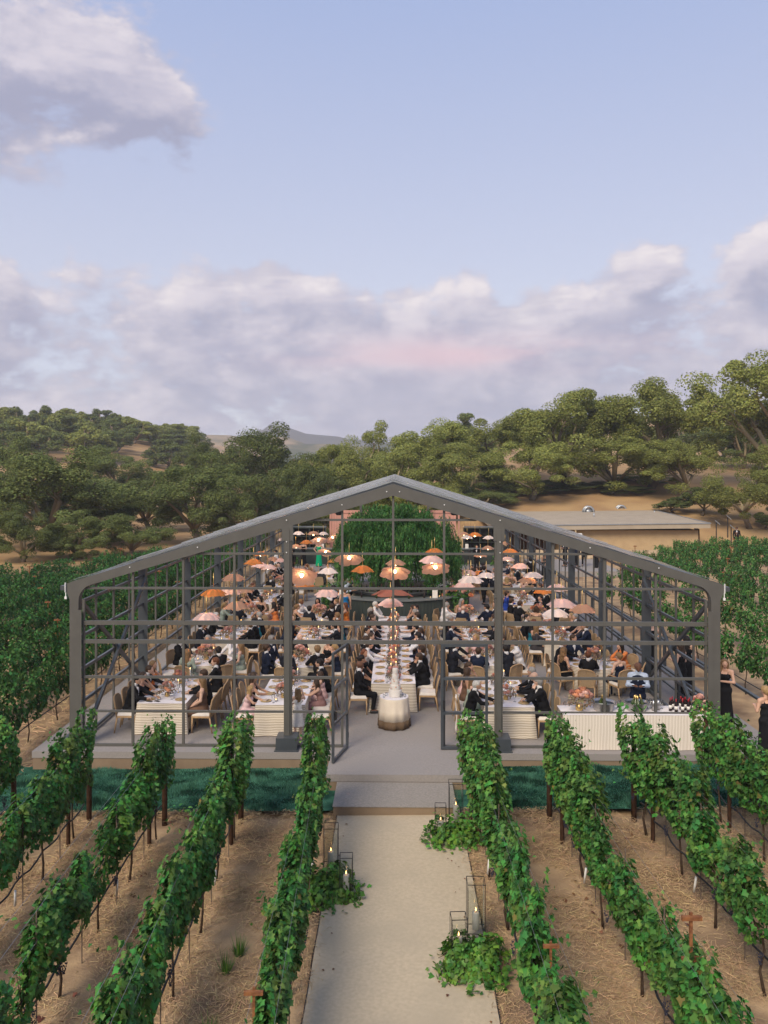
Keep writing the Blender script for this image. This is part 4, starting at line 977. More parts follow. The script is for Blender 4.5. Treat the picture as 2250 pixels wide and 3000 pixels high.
def trousers_mesh(J):
    s = grid(J, .02, .75); p = J['pel']; s.cap((-.065, p[1], p[2]), (.065, p[1], p[2]), .122, None, .05); legs(s, J, .018); s.cut(2, .10, False)
    if J['sit']: s.cut(2, p[2]+.10)
    else: s.cut(2, p[2]+.08)
    return sdf_mesh('trousers', s, M['black_f'])
def shoes_mesh(J):
    s = SDF((-.3, -.35, -.01), (.3, .72, .2), .016)
    for n in 'LR': s.cap((J['an'+n][0], J['an'+n][1]-.03, .045), J['toe'+n], .046, .036, .01); s.cap((J['an'+n][0], J['an'+n][1]-.035, .02), (J['toe'+n][0], J['toe'+n][1], .02), .04, .03, .01)
    return sdf_mesh('shoes', s, M['shoe'])
def tie_mesh(J):
    mb = MB(); c = lerp(J['neck'], J['head'], .12); y = c[1]+.075
    for q in (-1, 1): mb.add([(0, y, c[2]-.008), (q*.055, y+.004, c[2]-.026), (q*.055, y+.004, c[2]+.018), (0, y, c[2]+.004), (q*.03, y+.02, c[2]-.004)], [(0,1,4),(1,2,4),(2,3,4),(3,0,4),(0,3,2,1)])
    return mb.mesh('bow_tie', M['black_f'])
def dress_mesh(J, long=True, sleeve=False, child=False):
    s = grid(J, .02); torso(s, J, .010, True); s.cut(2, J['chest'][2]+.045)
    for q in (-1, 1): s.cap((q*.085, J['chest'][1]+.085, J['chest'][2]+.02), (q*.10, J['neck'][1]+.0, J['neck'][2]-.005), .016, .014, .01); s.cap((q*.10, J['neck'][1], J['neck'][2]-.005), (q*.085, J['chest'][1]-.09, J['chest'][2]+.03), .014, .014, .01)
    if sleeve:
        for n in 'LR': s.cap(J['sh'+n], J['el'+n], .062, .052, .03); s.cap(J['el'+n], lerp(J['el'+n], J['wr'+n], .8), .052, .045, .03)
        s.cap(J['chest'], (0, J['neck'][1], J['neck'][2]-.04), .11, .09, .05)
    p = J['pel']
    if J['sit']:
        s.cap((-.06, .0, p[2]), (-.13, .44, .49), .125, .09, .06); s.cap((.06, .0, p[2]), (.13, .44, .49), .125, .09, .06); s.cap((0, .0, p[2]), (0, .42, .50), .12, .085, .06)
        zt = .06 if long else .3
        for q in (-1, 0, 1): s.cap((q*.12, .43, .48), (q*.17, .43+.03*abs(q), zt), .085, .10, .06)
        s.cut(2, zt-.03, False)
    else:
        zt = .04 if long else .48
        for q in range(8):
            a = q*math.pi/4; rr = .17 if long else .15; w2 = .055 if q % 2 else .075
            s.cap((.05*math.cos(a), p[1]+.03*math.sin(a), p[2]-.02), (rr*math.cos(a), p[1]+rr*.85*math.sin(a), zt), .10, w2, .05)
        s.cut(2, zt, False)
    return sdf_mesh('dress', s, M['black_f'])
def hair_mesh(J, style):
    h0 = J['head']; s = SDF((h0[0]-.2, h0[1]-.32, h0[2]-.52), (h0[0]+.2, h0[1]+.18, h0[2]+.17), .014)
    P = lambda x, y, z: hp(J, x, y, z)
    s.cap(P(0,-.022,.034), P(0,.004,.036), .097, .091, .02)
    if style == 'short': s.cap(P(0,-.05,-.01), P(0,-.045,-.05), .068, .055, .03)
    if style in ('long', 'wavy'):
        e = .34 if style == 'long' else .30
        s.cap(P(0,-.06,-.02), P(0,-.095,-e), .082, .070, .04, sc=(.85,1.25,1))
        for q in (-1, 1): s.cap(P(q*.075,-.015,.0), P(q*.095,-.03,-.22), .036, .034, .03)
        if style == 'wavy':
            for q in range(5): s.cap(P(.05*math.sin(q*2.2),-.09,-.08-.05*q), P(.07*math.cos(q*2.6),-.10,-.12-.05*q), .05, .045, .02)
    if style == 'bob':
        for q in (-1, 0, 1): s.cap(P(q*.065,-.045,.0), P(q*.078,-.045,-.11), .055, .045, .03)
    if style == 'bun': s.cap(P(0,-.06,-.02), P(0,-.05,-.04), .062, .055, .03); s.cap(P(0,-.115,.02), P(0,-.125,.035), .042, .042, .01)
    if style == 'pony': s.cap(P(0,-.05,-.01), P(0,-.045,-.04), .066, .055, .03); s.cap(P(0,-.115,.03), P(0,-.135,-.08), .034, .036, .02); s.cap(P(0,-.135,-.08), P(.01,-.115,-.30), .038, .018, .02)
    s.cap(P(0,.098,-.018), P(0,.088,-.075), .078, .075, op='sub'); s.cap(P(0,.115,.03), P(0,.115,.0), .066, .07, op='sub')
    if style != 'long' and style != 'wavy' and style != 'bob':
        for q in (-1, 1): s.cap(P(q*.095,.03,-.03), P(q*.095,.02,-.07), .045, op='sub')
    return sdf_mesh('hair', s, M['h_brown'])

CACHE = {}
def cached(key, f):
    if key not in CACHE: CACHE[key] = f()
    return CACHE[key]
POSES = {  # seated poses
 'sA': dict(armL='table', armR='table', yaw=.25, lean=.07), 'sB': dict(armL='table', armR='lap', yaw=-.55, lean=.03), 'sC': dict(armL='chin', armR='table', yaw=.35, lean=.12),
 'sD': dict(armL='lap', armR='lap', yaw=-.15, lean=-.01), 'sE': dict(armL='reach', armR='table', yaw=.1, lean=.12, nod=.5), 'sF': dict(armL='lap', armR='back', yaw=.8, lean=.02),
 'tA': dict(sit=False, armL='down', armR='down', yaw=.2), 'tB': dict(sit=False, armL='carry', armR='carry', yaw=-.2), 'tC': dict(sit=False, armL='hip', armR='hip', yaw=0.0),
 'tD': dict(sit=False, armL='down', armR='carry', yaw=.4), 'tE': dict(sit=False, armL='down', armR='down', yaw=.1, stride=.24), 'tF': dict(sit=False, armL='across', armR='raise', yaw=-.3)}
JJ = {k: skeleton(**v) for k, v in POSES.items()}
def person(kind, pose, loc, rz, label, group, skin='skin1', hair=('short', 'h_brown'), top='black_f', low='black_f', sc_=1.0, shoes='shoe', parent=None, extra=()):
    """kind: suit, shirt, waiter, gown, dress, girl"""
    J = JJ[pose]; fem = kind in ('gown', 'dress', 'sleeved', 'girl')
    root = link('person', cached(('b', pose, fem), lambda: body_mesh(J, fem)), None, loc, rz)
    tag(root, label, 'person', group); root.scale = (sc_,)*3
    root.material_slots[0].link = 'OBJECT'; root.material_slots[0].material = M[skin]
    def part(n, key, f, m):
        o = link(n, cached((key, pose), f), root); o.material_slots[0].link = 'OBJECT'; o.material_slots[0].material = M[m]; return o
    if hair: part('hair', 'hair_'+hair[0], lambda: hair_mesh(J, hair[0]), hair[1])
    if kind == 'suit':
        part('jacket', 'jacket', lambda: jacket_mesh(J), top); part('shirt', 'shirt', lambda: shirt_mesh(J), 'white_s_f'); part('trousers', 'trousers', lambda: trousers_mesh(J), low)
        part('bow_tie', 'tie', lambda: tie_mesh(J), 'black_f'); part('shoes', 'shoes', lambda: shoes_mesh(J), 'shoe')
    elif kind == 'shirt':
        part('shirt', 'shirtS', lambda: shirt_mesh(J, True), top); part('trousers', 'trousers', lambda: trousers_mesh(J), low); part('shoes', 'shoes', lambda: shoes_mesh(J), 'shoe')
    elif kind == 'waiter':
        part('shirt', 'shirtS', lambda: shirt_mesh(J, True), 'skyblue_f' if 'blue' in extra else 'white_s_f'); part('vest', 'vest', lambda: vest_mesh(J), top); part('trousers', 'trousers', lambda: trousers_mesh(J), low); part('shoes', 'shoes', lambda: shoes_mesh(J), 'shoe')
    else:
        short = kind == 'girl'
        part('dress', 'dress%d%d' % (short, kind == 'sleeved'), lambda: dress_mesh(J, not short, kind == 'sleeved'), top)
        part('shoes', 'shoes', lambda: shoes_mesh(J), shoes)
    return root

# ---------------------------------------------------------------- chairs
def chair_proto(arms_=False):
    t = thing('dining_chair', 'x', 'chair')
    s = MB(); s.box(-.215,.215,-.205,.225,.445,.495,tx=.02,ty=.02); s.box(-.225,.225,-.215,.235,.42,.445); s.obj('seat', M['cushion'], t)
    f = MB(); f.box(-.235,.235,-.225,.245,.375,.42); f.obj('seat_frame', M['oakwood'], t)
    for x in (-.215,.215):
        MB().tube([(x,.225,.375),(x*1.03,.235,0)], (.022,.015), 6).obj('leg', M['oakwood'], t, True)
        MB().tube([(x,-.205,.375),(x*1.04,-.27,0)], (.022,.015), 6).obj('leg', M['oakwood'], t, True)
    a = np.linspace(0, math.pi, 11); arch = [(-.225,-.215,.40),(-.235,-.235,.62)]+[(-.235*math.cos(u), -.235-.075*(.3+.7*math.sin(u))-.0, .74+.15*math.sin(u)**.6) for u in a]+[(.235,-.235,.62),(.225,-.215,.40)]
    MB().tube(arch, .019, 6).obj('back_frame', M['oakwood'], t, True)
    p = MB(); n = len(arch)//2
    for i in range(n): 
        l, r_ = arch[i], arch[-1-i]; p.v += [l, (0, l[1]-.03, l[2]), r_]
    for i in range(n-1):
        b = i*3; p.f += [(b,b+1,b+4,b+3),(b+1,b+2,b+5,b+4)]; p.m += [0,0]
    nb = len(p.v); p.v += [(x, y+.012, z) for x, y, z in p.v]; p.f += [tuple(i+nb for i in f_)[::-1] for f_ in p.f]; p.m += [0]*(len(p.f)-len(p.m))
    p.obj('cane_panel', M['cane'], t)
    if arms_:
        for x in (-.235,.235): MB().tube([(x,-.225,.66),(x*1.05,.05,.665),(x*1.05,.20,.655),(x*1.0,.215,.42)], .017, 6).obj('armrest', M['oakwood'], t, True)
    return t
chair_p = [chair_proto(False), chair_proto(True)]
for c in chair_p: remember(c)
chair_used = [False, False]
def joined_chair():
    mb = MB(); 
    for x in (-.215,.215):
        for y in (-.24,.23): mb.box(x-.018,x+.018,y-.018,y+.018,0,.42,0)
    mb.box(-.235,.235,-.225,.245,.375,.43,0).box(-.215,.215,-.205,.225,.43,.49,1); mb.box(-.235,.235,-.27,-.235,.45,.80,2,tx=0).box(-.235,.235,-.285,-.25,.80,.95,2,tx=.05)
    return mb.mesh('dining_chair', [M['oakwood'], M['cushion'], M['cane']])
chair_far = joined_chair()
def chair(x, y, rz, label, kind=0, far=False):
    if far: return tag(link('dining_chair', chair_far, None, (x, y, FZ), rz), label, 'chair', 'cane-back dining chairs')
    if not chair_used[kind]:
        c = chair_p[kind]; chair_used[kind] = True; c.location = (x, y, FZ); c.rotation_euler.z = rz; c['label'] = label; c['group'] = 'cane-back dining chairs'; return c
    return dup(chair_p[kind], (x, y, FZ), rz, label, 'cane-back dining chairs')

# ---------------------------------------------------------------- tables
def cloth_rect(w_, l_, z0=.01, z1=.75):
    """floor length cloth with soft folds; rim points run round the table"""
    P = []; n = 22
    for a, b in (((-w_/2,0),(w_/2,0)),((w_/2,0),(w_/2,l_)),((w_/2,l_),(-w_/2,l_)),((-w_/2,l_),(-w_/2,0))):
        k = max(6, int(math.dist(a,b)/.11))
        for i in range(k): P.append((a[0]+(b[0]-a[0])*i/k, a[1]+(b[1]-a[1])*i/k))
    m = len(P); V = []; F = []; lv = [z1, z1-.06, z1-.25, .35, .12, z0]
    for j, z in enumerate(lv):
        t = (z1-z)/z1
        for i, (x, y) in enumerate(P):
            dx, dy = (x, y-l_/2); ex = abs(dx)/(w_/2); ey = abs(dy)/(l_/2); o = .012*t*math.sin(i*1.9)+.010*t*math.sin(i*.83+2)+.035*t
            cor = 1 if (ex > .98 and ey > .98) else 0
            nx_ = (1 if dx > 0 else -1) if ex > .98 else 0; ny_ = (1 if dy > 0 else -1) if ey > .98 else 0
            V.append((x+nx_*(o+.03*cor*t), y+ny_*(o+.03*cor*t), z))
    for j in range(len(lv)-1):
        for i in range(m): F.append(((j+1)*m+i, (j+1)*m+(i+1) % m, j*m+(i+1) % m, j*m+i))
    V += [(x*.995, (y-l_/2)*.995+l_/2, z1) for x, y in P]
    mb = MB(); mb.add(V, F); return mb
def table_rect(x, y0, y1, label, w_=1.2, group='dining tables'):
    t = thing('dining_table', label, 'table', (x, y0, FZ), group=group)
    o = cloth_rect(w_, y1-y0).obj('tablecloth', M['cloth'], t, True)
    MB().box(-w_/2-.004, w_/2+.004, -.004, y1-y0+.004, .752, .762).obj('linen_top', M['top'], t)
    return t
def table_round(x, y, r_, label, m='cloth', group='dining tables', band=False, wave=12):
    t = thing('round_table', label, 'table', (x, y, FZ), group=group)
    wob = lambda a, z: 1+.05*(1-min(z/.75,1))*math.sin(a*wave)+.02*(1-min(z/.75,1))*math.sin(a*7+1)
    if band:
        MB().lathe([(r_*1.13,.012),(r_*1.11,.21)], 72, wob=wob).obj('cloth_band', M['brownc'], t, True); MB().lathe([(r_*1.11,.211),(r_*1.06,.45),(r_*1.01,.72),(r_,.752)], 72, wob=wob).obj('tablecloth', M[m], t, True)
    else: MB().lathe([(r_*1.10,.012),(r_*1.06,.4),(r_*1.01,.7),(r_,.75)], 64, wob=wob).obj('tablecloth', M[m], t, True)
    MB().lathe([(r_+.003,.752),(r_+.003,.762)], 40).obj('linen_top', M['top'], t)
    return t
RECT = {'A': (-5.67,19.6,22.0,'front outer left table'), 'B': (-2.75,19.5,22.0,'front inner left table'), 'C': (2.80,19.4,21.9,'front inner right table'),
        'D': (-5.65,26.7,29.1,'third-row outer left table'), 'E': (-2.75,26.7,29.1,'third-row inner left table'), 'F': (2.75,26.7,29.1,'third-row inner right table'), 'G': (5.6,26.6,29.6,'third-row outer right table'),
        'H': (0,21.5,31.4,'long central table'), 'I': (-5.65,34.2,37.2,'fifth-row left table'), 'J': (5.65,34.2,37.2,'fifth-row right table'), 'K': (-5.65,42.6,45.2,'rear left table'), 'L': (5.65,42.6,45.2,'rear right table')}
ROUND = {'a': (-5.65,24.15,.78,'second-row outer left round table'), 'b': (-2.76,24.0,.78,'second-row inner left round table'), 'c': (2.75,24.3,.78,'second-row inner right round table'), 'd': (5.95,23.9,.80,'second-row outer right round table'),
         'e': (-5.75,31.8,.80,'fourth-row outer left round table'), 'f': (-2.9,31.4,.78,'fourth-row inner left round table'), 'g': (2.9,31.4,.78,'fourth-row inner right round table'), 'h': (5.7,31.8,.80,'fourth-row outer right round table'),
         'i': (-5.7,39.9,.80,'sixth-row outer left round table'), 'j': (5.7,39.9,.80,'sixth-row outer right round table'), 'k': (-3.5,43.0,.78,'rear inner left round table'), 'l': (3.5,43.0,.78,'rear inner right round table')}
for k, (x, y0, y1, nm) in RECT.items(): table_rect(x, y0, y1, nm+' under floor-length striped cloth with white linen top', 1.18 if k == 'H' else 1.2)
for k, (x, y, r_, nm) in ROUND.items(): table_round(x, y, r_, nm+' under floor-length striped cloth with white linen top')

# small table things, made once and copied
def proto(t): return remember(t)
def stash(t): t.location = (0, 0, -50); return t
platem = MB().lathe([(.0,.004),(.09,.004),(.10,.0),(.135,.014),(.138,.017),(.10,.008),(.0,.008)], 20).mesh('dinner_plate', M['plate'], True)
rimm = MB().lathe([(.137,.012),(.141,.018),(.136,.0185)], 20).mesh('rim', M['gold'], True)
glassm = MB().lathe([(.034,0),(.034,.004),(.004,.01),(.004,.085),(.03,.11),(.038,.15),(.033,.20)], 10).mesh('wine_glass', M['glass'], True)
napm = MB().box(-.05,.05,-.075,.075,.01,.028,tx=.01,ty=.01).box(-.02,.05,-.06,.02,.028,.036,tx=.01,ty=.01).mesh('napkin', M['napkin'])
cardm = MB().add([(-.065,-.02,0),(.065,-.02,0),(.065,.0,.10),(-.065,.0,.10),(-.065,.022,0),(.065,.022,0)], [(0,1,2,3),(5,4,3,2)]).mesh('menu_card', M['card'])
flatcard = MB().box(-.07,.07,-.05,.05,.012,.017).mesh('menu_card', M['card'])
def rose(m):
    mb = MB()
    for r_, z0, z1, n, ph in ((.016,.0,.045,5,0),(.032,-.005,.042,6,.5),(.046,-.012,.026,7,.2)):
        for k in range(n):
            a = 2*math.pi*k/n+ph; a0, a1 = a-.62, a+.62
            P = lambda an, rr, z: (rr*math.cos(an), rr*math.sin(an), z)
            mb.add([P(a, r_*.25, z0), P(a0, r_*.9, (z0+z1)*.5), P(a0*.6+a*.4, r_*1.12, z1), P(a1*.6+a*.4, r_*1.12, z1), P(a1, r_*.9, (z0+z1)*.5), P(a, r_*.95, (z0+z1)*.45)], [(0,5,1),(1,5,2),(2,5,3),(3,5,4),(4,5,0)])
    return mb.mesh('rose', m)
M['rosep'] = mat('peach_petal', (.82,.42,.24), .7, (.78,.34,.18), 20, 2, trans=.2, island=.12); M['roseb'] = mat('blush_petal', (.80,.52,.44), .7, (.75,.45,.38), 20, 2, trans=.2, island=.12); M['rosed'] = mat('dusty_petal', (.62,.33,.27), .7, (.55,.27,.22), 20, 2, trans=.2, island=.15)
M['filler'] = mat('dried_filler_leaf', (.33,.23,.17), .8, (.22,.21,.09), 6, 3, trans=.2, island=.5, c3=(.40,.22,.18), s3=5)
rosem = [rose(M[k]) for k in ('rosep','roseb','rosed')]
def filler(seed, n, rx, ry, rz, m=None, sz=.05, tv=QLEAF, tf=QLEAF_F):
    r = np.random.default_rng(seed); d = unit(n, r); d[:,2] = np.abs(d[:,2]); P = d*np.cbrt(r.uniform(.1,1,n))[:,None]*[rx,ry,rz]
    V, F = leafcloud(P, d+unit(n, r)*.7, unit(n, r)+[0,0,.4], sz*r.uniform(.6,1.4,n), tv, tf)
    return fast_mesh('filler_leaves', V, F, m or M['filler'])
fillm = [filler(200+i, 190, .24, .24, .26) for i in range(3)]; fillrun = [filler(210+i, 300, .20, .46, .24) for i in range(2)]
vasem = MB().lathe([(.05,0),(.06,.02),(.055,.09),(.04,.10)], 10).mesh('vase', M['gold'], True)
def flowers(x, y, label, seed, run=False, z=.762, sc_=1.0, group='flower centrepieces', nr=9, roses=None):
    r = random.Random(seed); t = thing('flower_centrepiece', label, 'flowers', (x, y, FZ+z), r.uniform(-.2,.2), group); t.scale = (sc_,)*3
    if not run: link('vase', vasem, t)
    o = link('filler_leaves', (fillrun if run else fillm)[seed % 2], t, (0,0,.02 if run else .08)); o['kind'] = 'stuff'
    for k in range(nr):
        a = r.uniform(0, 6.28); q = r.uniform(.25,1); rx, ry = (.15,.40) if run else (.18,.18); z_ = (.05 if run else .11)+.16*math.sqrt(max(0,1-q*q))+r.uniform(0,.05)
        o = link('rose', r.choice(roses or rosem), t, (rx*q*math.cos(a), ry*q*math.sin(a), z_)); o.rotation_euler = (-.8*q*math.sin(a)-.3, .8*q*math.cos(a), r.uniform(0,6)); o.scale = (r.uniform(.9,1.35),)*3
    return t
def candle_p():
    t = thing('taper_candle', 'x', 'candle'); MB().lathe([(.028,0),(.028,.006),(.008,.012),(.008,.05),(.013,.06)], 8).obj('holder', M['gold'], t, True)
    MB().tube([(0,0,.055),(0,0,.30)], .010, 6).obj('stick', M['wax'], t, True); MB().lathe([(.002,.305),(.008,.318),(.006,.335),(.001,.355)], 6).obj('flame', M['flame'], t, True); return t
def votive_p():
    t = thing('votive', 'x', 'candle'); MB().lathe([(.030,0),(.034,.004),(.036,.075)], 8).obj('cup', M['glass'], t, True); MB().tube([(0,0,.006),(0,0,.035)], .024, 8).obj('wax', M['wax'], t); MB().lathe([(.002,.037),(.007,.048),(.001,.075)], 6).obj('flame', M['flame'], t, True); return t
CND = [candle_p(), votive_p()]; CUSED = [0, 0]
for c in CND: remember(c)
def candle(kind, x, y, label, z=.762):
    lab_g = ('lit taper candles among the flowers', 'lit votives on the tables')[kind]
    if not CUSED[kind]: CUSED[kind] = 1; c = CND[kind]; c.location = (x, y, FZ+z); c['label'] = label; c['group'] = lab_g; return c
    return dup(CND[kind], (x, y, FZ+z), 0, label, lab_g)

# ---------------------------------------------------------------- seating
rs = random.Random(21)
TOPN = {'black_f':'black','navy_f':'navy','midnight_f':'midnight','charcoal_f':'charcoal','blush_f':'blush','mauve_f':'mauve','emerald_f':'emerald','teal_f':'teal','cobalt_f':'cobalt','orange_f':'orange','rustd_f':'rust','gold_d_f':'gold','floral_f':'dark','sage_f':'sage','lilac_f':'lilac','bronze_f':'bronze','cream_d_f':'cream','pinkd_f':'pink','whited_f':'white','royal_f':'blue'}
HN = {'h_brown':'brown-haired','h_dark':'dark-haired','h_blond':'blond','h_auburn':'auburn-haired','h_grey':'grey-haired','h_white':'white-haired','h_fair':'fair-haired'}
def guest(x, y, rz, where, spec=None):
    if spec is None:
        skin = rs.choices(['skin1','skin2','skin3','skin4'], [5,3,1,2])[0]
        if rs.random() < .60:
            hc = rs.choices(['h_brown','h_dark','h_grey','h_fair','h_white','h_auburn'], [5,5,2,2,1,.6])[0]; hair = ('short', hc) if rs.random() > .08 else None
            if rs.random() < .93: spec = ('suit', rs.choice(['sA','sB','sC','sD','sE','sF']), skin, hair, rs.choices(['black_f','navy_f','midnight_f','charcoal_f'], [7,3,3,.6])[0])
            else: spec = ('shirt', rs.choice(['sA','sC','sE']), skin, hair, 'white_s_f')
        else:
            hair = (rs.choice(['long','wavy','bun','pony','bob','wavy']), rs.choices(['h_brown','h_dark','h_blond','h_auburn','h_fair','h_grey'], [5,4,4,1.5,2,.6])[0])
            spec = (rs.choices(['gown','sleeved'], [4,1])[0], rs.choice(['sA','sB','sC','sD','sE','sF']), skin if skin != 'skin3' or hair[1] == 'h_dark' else 'skin1', hair,
                    rs.choices(['black_f','mauve_f','floral_f','teal_f','navy_f','sage_f','bronze_f','blush_f','cobalt_f','rustd_f','cream_d_f','lilac_f','orange_f'], [9,2,2.5,1,3,.7,1.5,.8,.6,.5,.6,.5,.5])[0])
    kind, pose, skin, hair, top = spec[:5]
    fem = kind in ('gown','sleeved','girl'); who = 'girl' if kind == 'girl' else ('woman' if fem else 'man')
    what = '%s suit' % TOPN.get(top, 'dark') if kind == 'suit' else ('white shirt' if kind == 'shirt' else ('%s dress' % TOPN.get(top, 'dark')))
    label = '%s %s in %s, %s' % (HN[hair[1]] if hair else 'bald', who, what, where)
    sc_ = {'girl': .78}.get(kind, .95 if fem else 1.0)*rs.uniform(.97, 1.03)
    o = person(kind, pose, (x, y, FZ+(.0 if sc_ > .9 else .10)), rz+rs.uniform(-.10,.10), label, 'guests seated at the tables', skin, hair, top, 'black_f', sc_)
    return o
def nth(i): return ORD[i]
def setting(x, y, ang, where, far):
    """plate, napkin, glass and card in front of a seat; ang is the way the sitter faces"""
    dx, dy = math.cos(ang), math.sin(ang); px_, py_ = -dy, dx
    p = tag(link('dinner_plate', platem, None, (x, y, FZ+.763), ang), 'white dinner plate, '+where, 'plate', 'dinner plates'); 
    if not far: link('rim', rimm, p)
    if rs.random() < .5: tag(link('napkin', napm, None, (x+px_*rs.uniform(-.02,.02), y+py_*.02, FZ+.772), ang+rs.uniform(-.4,.4)), 'folded tan napkin on plate, '+where, 'napkin', 'napkins on the plates')
    if rs.random() < (.5 if not far else .2): tag(link('menu_card', cardm if rs.random() < .4 else flatcard, None, (x+dx*.06+px_*.13, y+dy*.06+py_*.13, FZ+.764), ang-math.pi/2+rs.uniform(-.3,.3)), 'white paper menu card, '+where, 'card', 'menu cards')
    if not far:
        for q in ((-1, .20), (-.25, .23))[:2 if rs.random() < .6 else 1]:
            tag(link('wine_glass', glassm, None, (x+dx*q[1]+px_*.14*q[0], y+dy*q[1]+py_*.14*q[0], FZ+.763)), ('stemmed wine glass by the plate, ' if q[0] == -1 else 'second wine glass by the plate, ')+where, 'glass', 'wine glasses')
SPEC = {('A',-1,0): ('suit','sE','skin1',('short','h_dark'),'black_f'), ('A',-1,1): ('gown','sC','skin1',('bun','h_brown'),'black_f'), ('A',-1,2): ('suit','sE','skin4',('short','h_brown'),'black_f'), ('A',-1,3): ('gown','sA','skin1',('wavy','h_fair'),'rustd_f'),
        ('A',1,0): ('gown','sD','skin4',('long','h_fair'),'bronze_f'), ('A',1,1): ('suit','sA','skin1',('short','h_brown'),'black_f'), ('A',1,2): None, ('A',1,3): ('suit','sB','skin4',('short','h_auburn'),'black_f'),
        ('B',-1,0): ('girl','sE','skin1',('wavy','h_blond'),'pinkd_f'), ('B',-1,1): ('gown','sA','skin2',('long','h_brown'),'black_f'), ('B',-1,2): None, ('B',-1,3): None,
        ('B',1,0): None, ('B',1,1): ('girl','sE','skin1',('wavy','h_brown'),'mauve_f'), ('B',1,2): ('girl','sA','skin1',('long','h_brown'),'blush_f'), ('B',1,3): ('suit','sE','skin1',('short','h_dark'),'black_f'),
        ('C',-1,0): ('suit','sE','skin1',('short','h_white'),'black_f'), ('C',-1,1): ('gown','sA','skin4',('long','h_fair'),'sage_f'), ('C',-1,2): ('gown','sB','skin2',('wavy','h_brown'),'bronze_f'), ('C',-1,3): ('gown','sC','skin1',('pony','h_brown'),'blush_f'),
        ('C',1,0): ('suit','sC','skin4',('short','h_grey'),'black_f'), ('C',1,1): ('suit','sE','skin4',None,'black_f'), ('C',1,2): ('suit','sA','skin1',('short','h_grey'),'black_f'), ('C',1,3): ('gown','sD','skin1',('bob','h_blond'),'black_f'),
        ('H',-1,0): ('suit','sD','skin3',None,'black_f'), ('H',-1,1): ('gown','sD','skin2',('bun','h_dark'),'black_f'), ('H',1,0): None, ('H',1,1): ('suit','sC','skin2',('short','h_brown'),'black_f'), ('H',1,2): ('suit','sA','skin1',('short','h_brown'),'black_f'), ('H',1,3): ('gown','sB','skin4',('wavy','h_fair'),'lilac_f'),
        ('d',0): ('suit','sA','skin1',('short','h_auburn'),'black_f'), ('G',-1,1): ('gown','sB','skin1',('wavy','h_dark'),'teal_f'), ('G',1,1): ('sleeved','sA','skin1',('bob','h_fair'),'floral_f'), ('J',-1,0): ('sleeved','sA','skin1',('bun','h_brown'),'cobalt_f'),
        ('I',-1,0): ('gown','sC','skin1',('wavy','h_blond'),'sage_f'), ('k',1): ('gown','sB','skin1',('wavy','h_fair'),'emerald_f'), ('f',3): ('gown','sA','skin2',('long','h_dark'),'orange_f'), ('f',5): ('gown','sB','skin1',('long','h_auburn'),'rustd_f'), ('a',5): ('gown','sD','skin4',('long','h_fair'),'sage_f'),
        ('b',5): ('gown','sA','skin1',('pony','h_blond'),'navy_f'), ('b',6): ('suit','sA','skin1',('short','h_fair'),'black_f'), ('c',5): ('shirt','sE','skin1',('short','h_brown'),'white_s_f'), ('c',0): ('suit','sA','skin1',('short','h_brown'),'navy_f')}
for k, (x, y0, y1, nm) in RECT.items():
    L_ = y1-y0; n = max(3, round((L_-.1)/(.62 if k != 'H' else .70))); far = y0 > 33; hw = .59 if k == 'H' else .60
    for s, sn in ((-1, 'left'), (1, 'right')):
        for i in range(n):
            y = y0+.30+i*(L_-.6)/(n-1) + (-.35 if (k == 'H' and i == 0 and s < 0) else 0)
            where = '%s from front, %s side of %s' % (nth(i), sn, nm)
            rz = -math.pi/2 if s < 0 else math.pi/2; off = hw+.33+rs.uniform(-.02,.05)
            chair(x+s*off, y, rz+rs.uniform(-.06,.06), 'cane-back oak chair, '+where, 0, y0 > 30)
            sp = SPEC.get((k, s, i), 0)
            if sp is not None and (sp or rs.random() < .93): guest(x+s*(off-.02), y, rz, where, sp or None)
            setting(x+s*(hw-.21), max(y, y0+.2), math.pi if s > 0 else 0.0, where, far or k == 'H' and i > 7)
    if k != 'H':
        m_ = 2 if L_ < 2.8 else 3
        for j in range(m_):
            y = y0+L_*(j+.5)/m_; flowers(x+rs.uniform(-.05,.05), y, 'peach rose centrepiece, %s from front, on %s' % (nth(j), nm), 300+ord(k)*3+j, sc_=1.05, nr=9 if not far else 5)
            if y0 < 38:
                candle(0, x+.16, y+.33, 'lit taper candle behind %s centrepiece on %s' % (nth(j), nm)); candle(1, x-.14, y-.33, 'lit votive before %s centrepiece on %s' % (nth(j), nm))
    else:
        for j in range(11):
            y = y0+.55+j*.88; flowers(x+.04*math.sin(j*2), y, 'peach and mauve flower runner, %s clump from front, on %s' % (nth(j), nm), 500+j, True, nr=8, sc_=1.05)
            for q in (-1, 1): candle(0, x+q*.07+.03*math.sin(j*3), y+.40+.12*q, 'lit taper candle, %s pair from front, %s of runner on %s' % (nth(j), 'left' if q < 0 else 'right', nm))
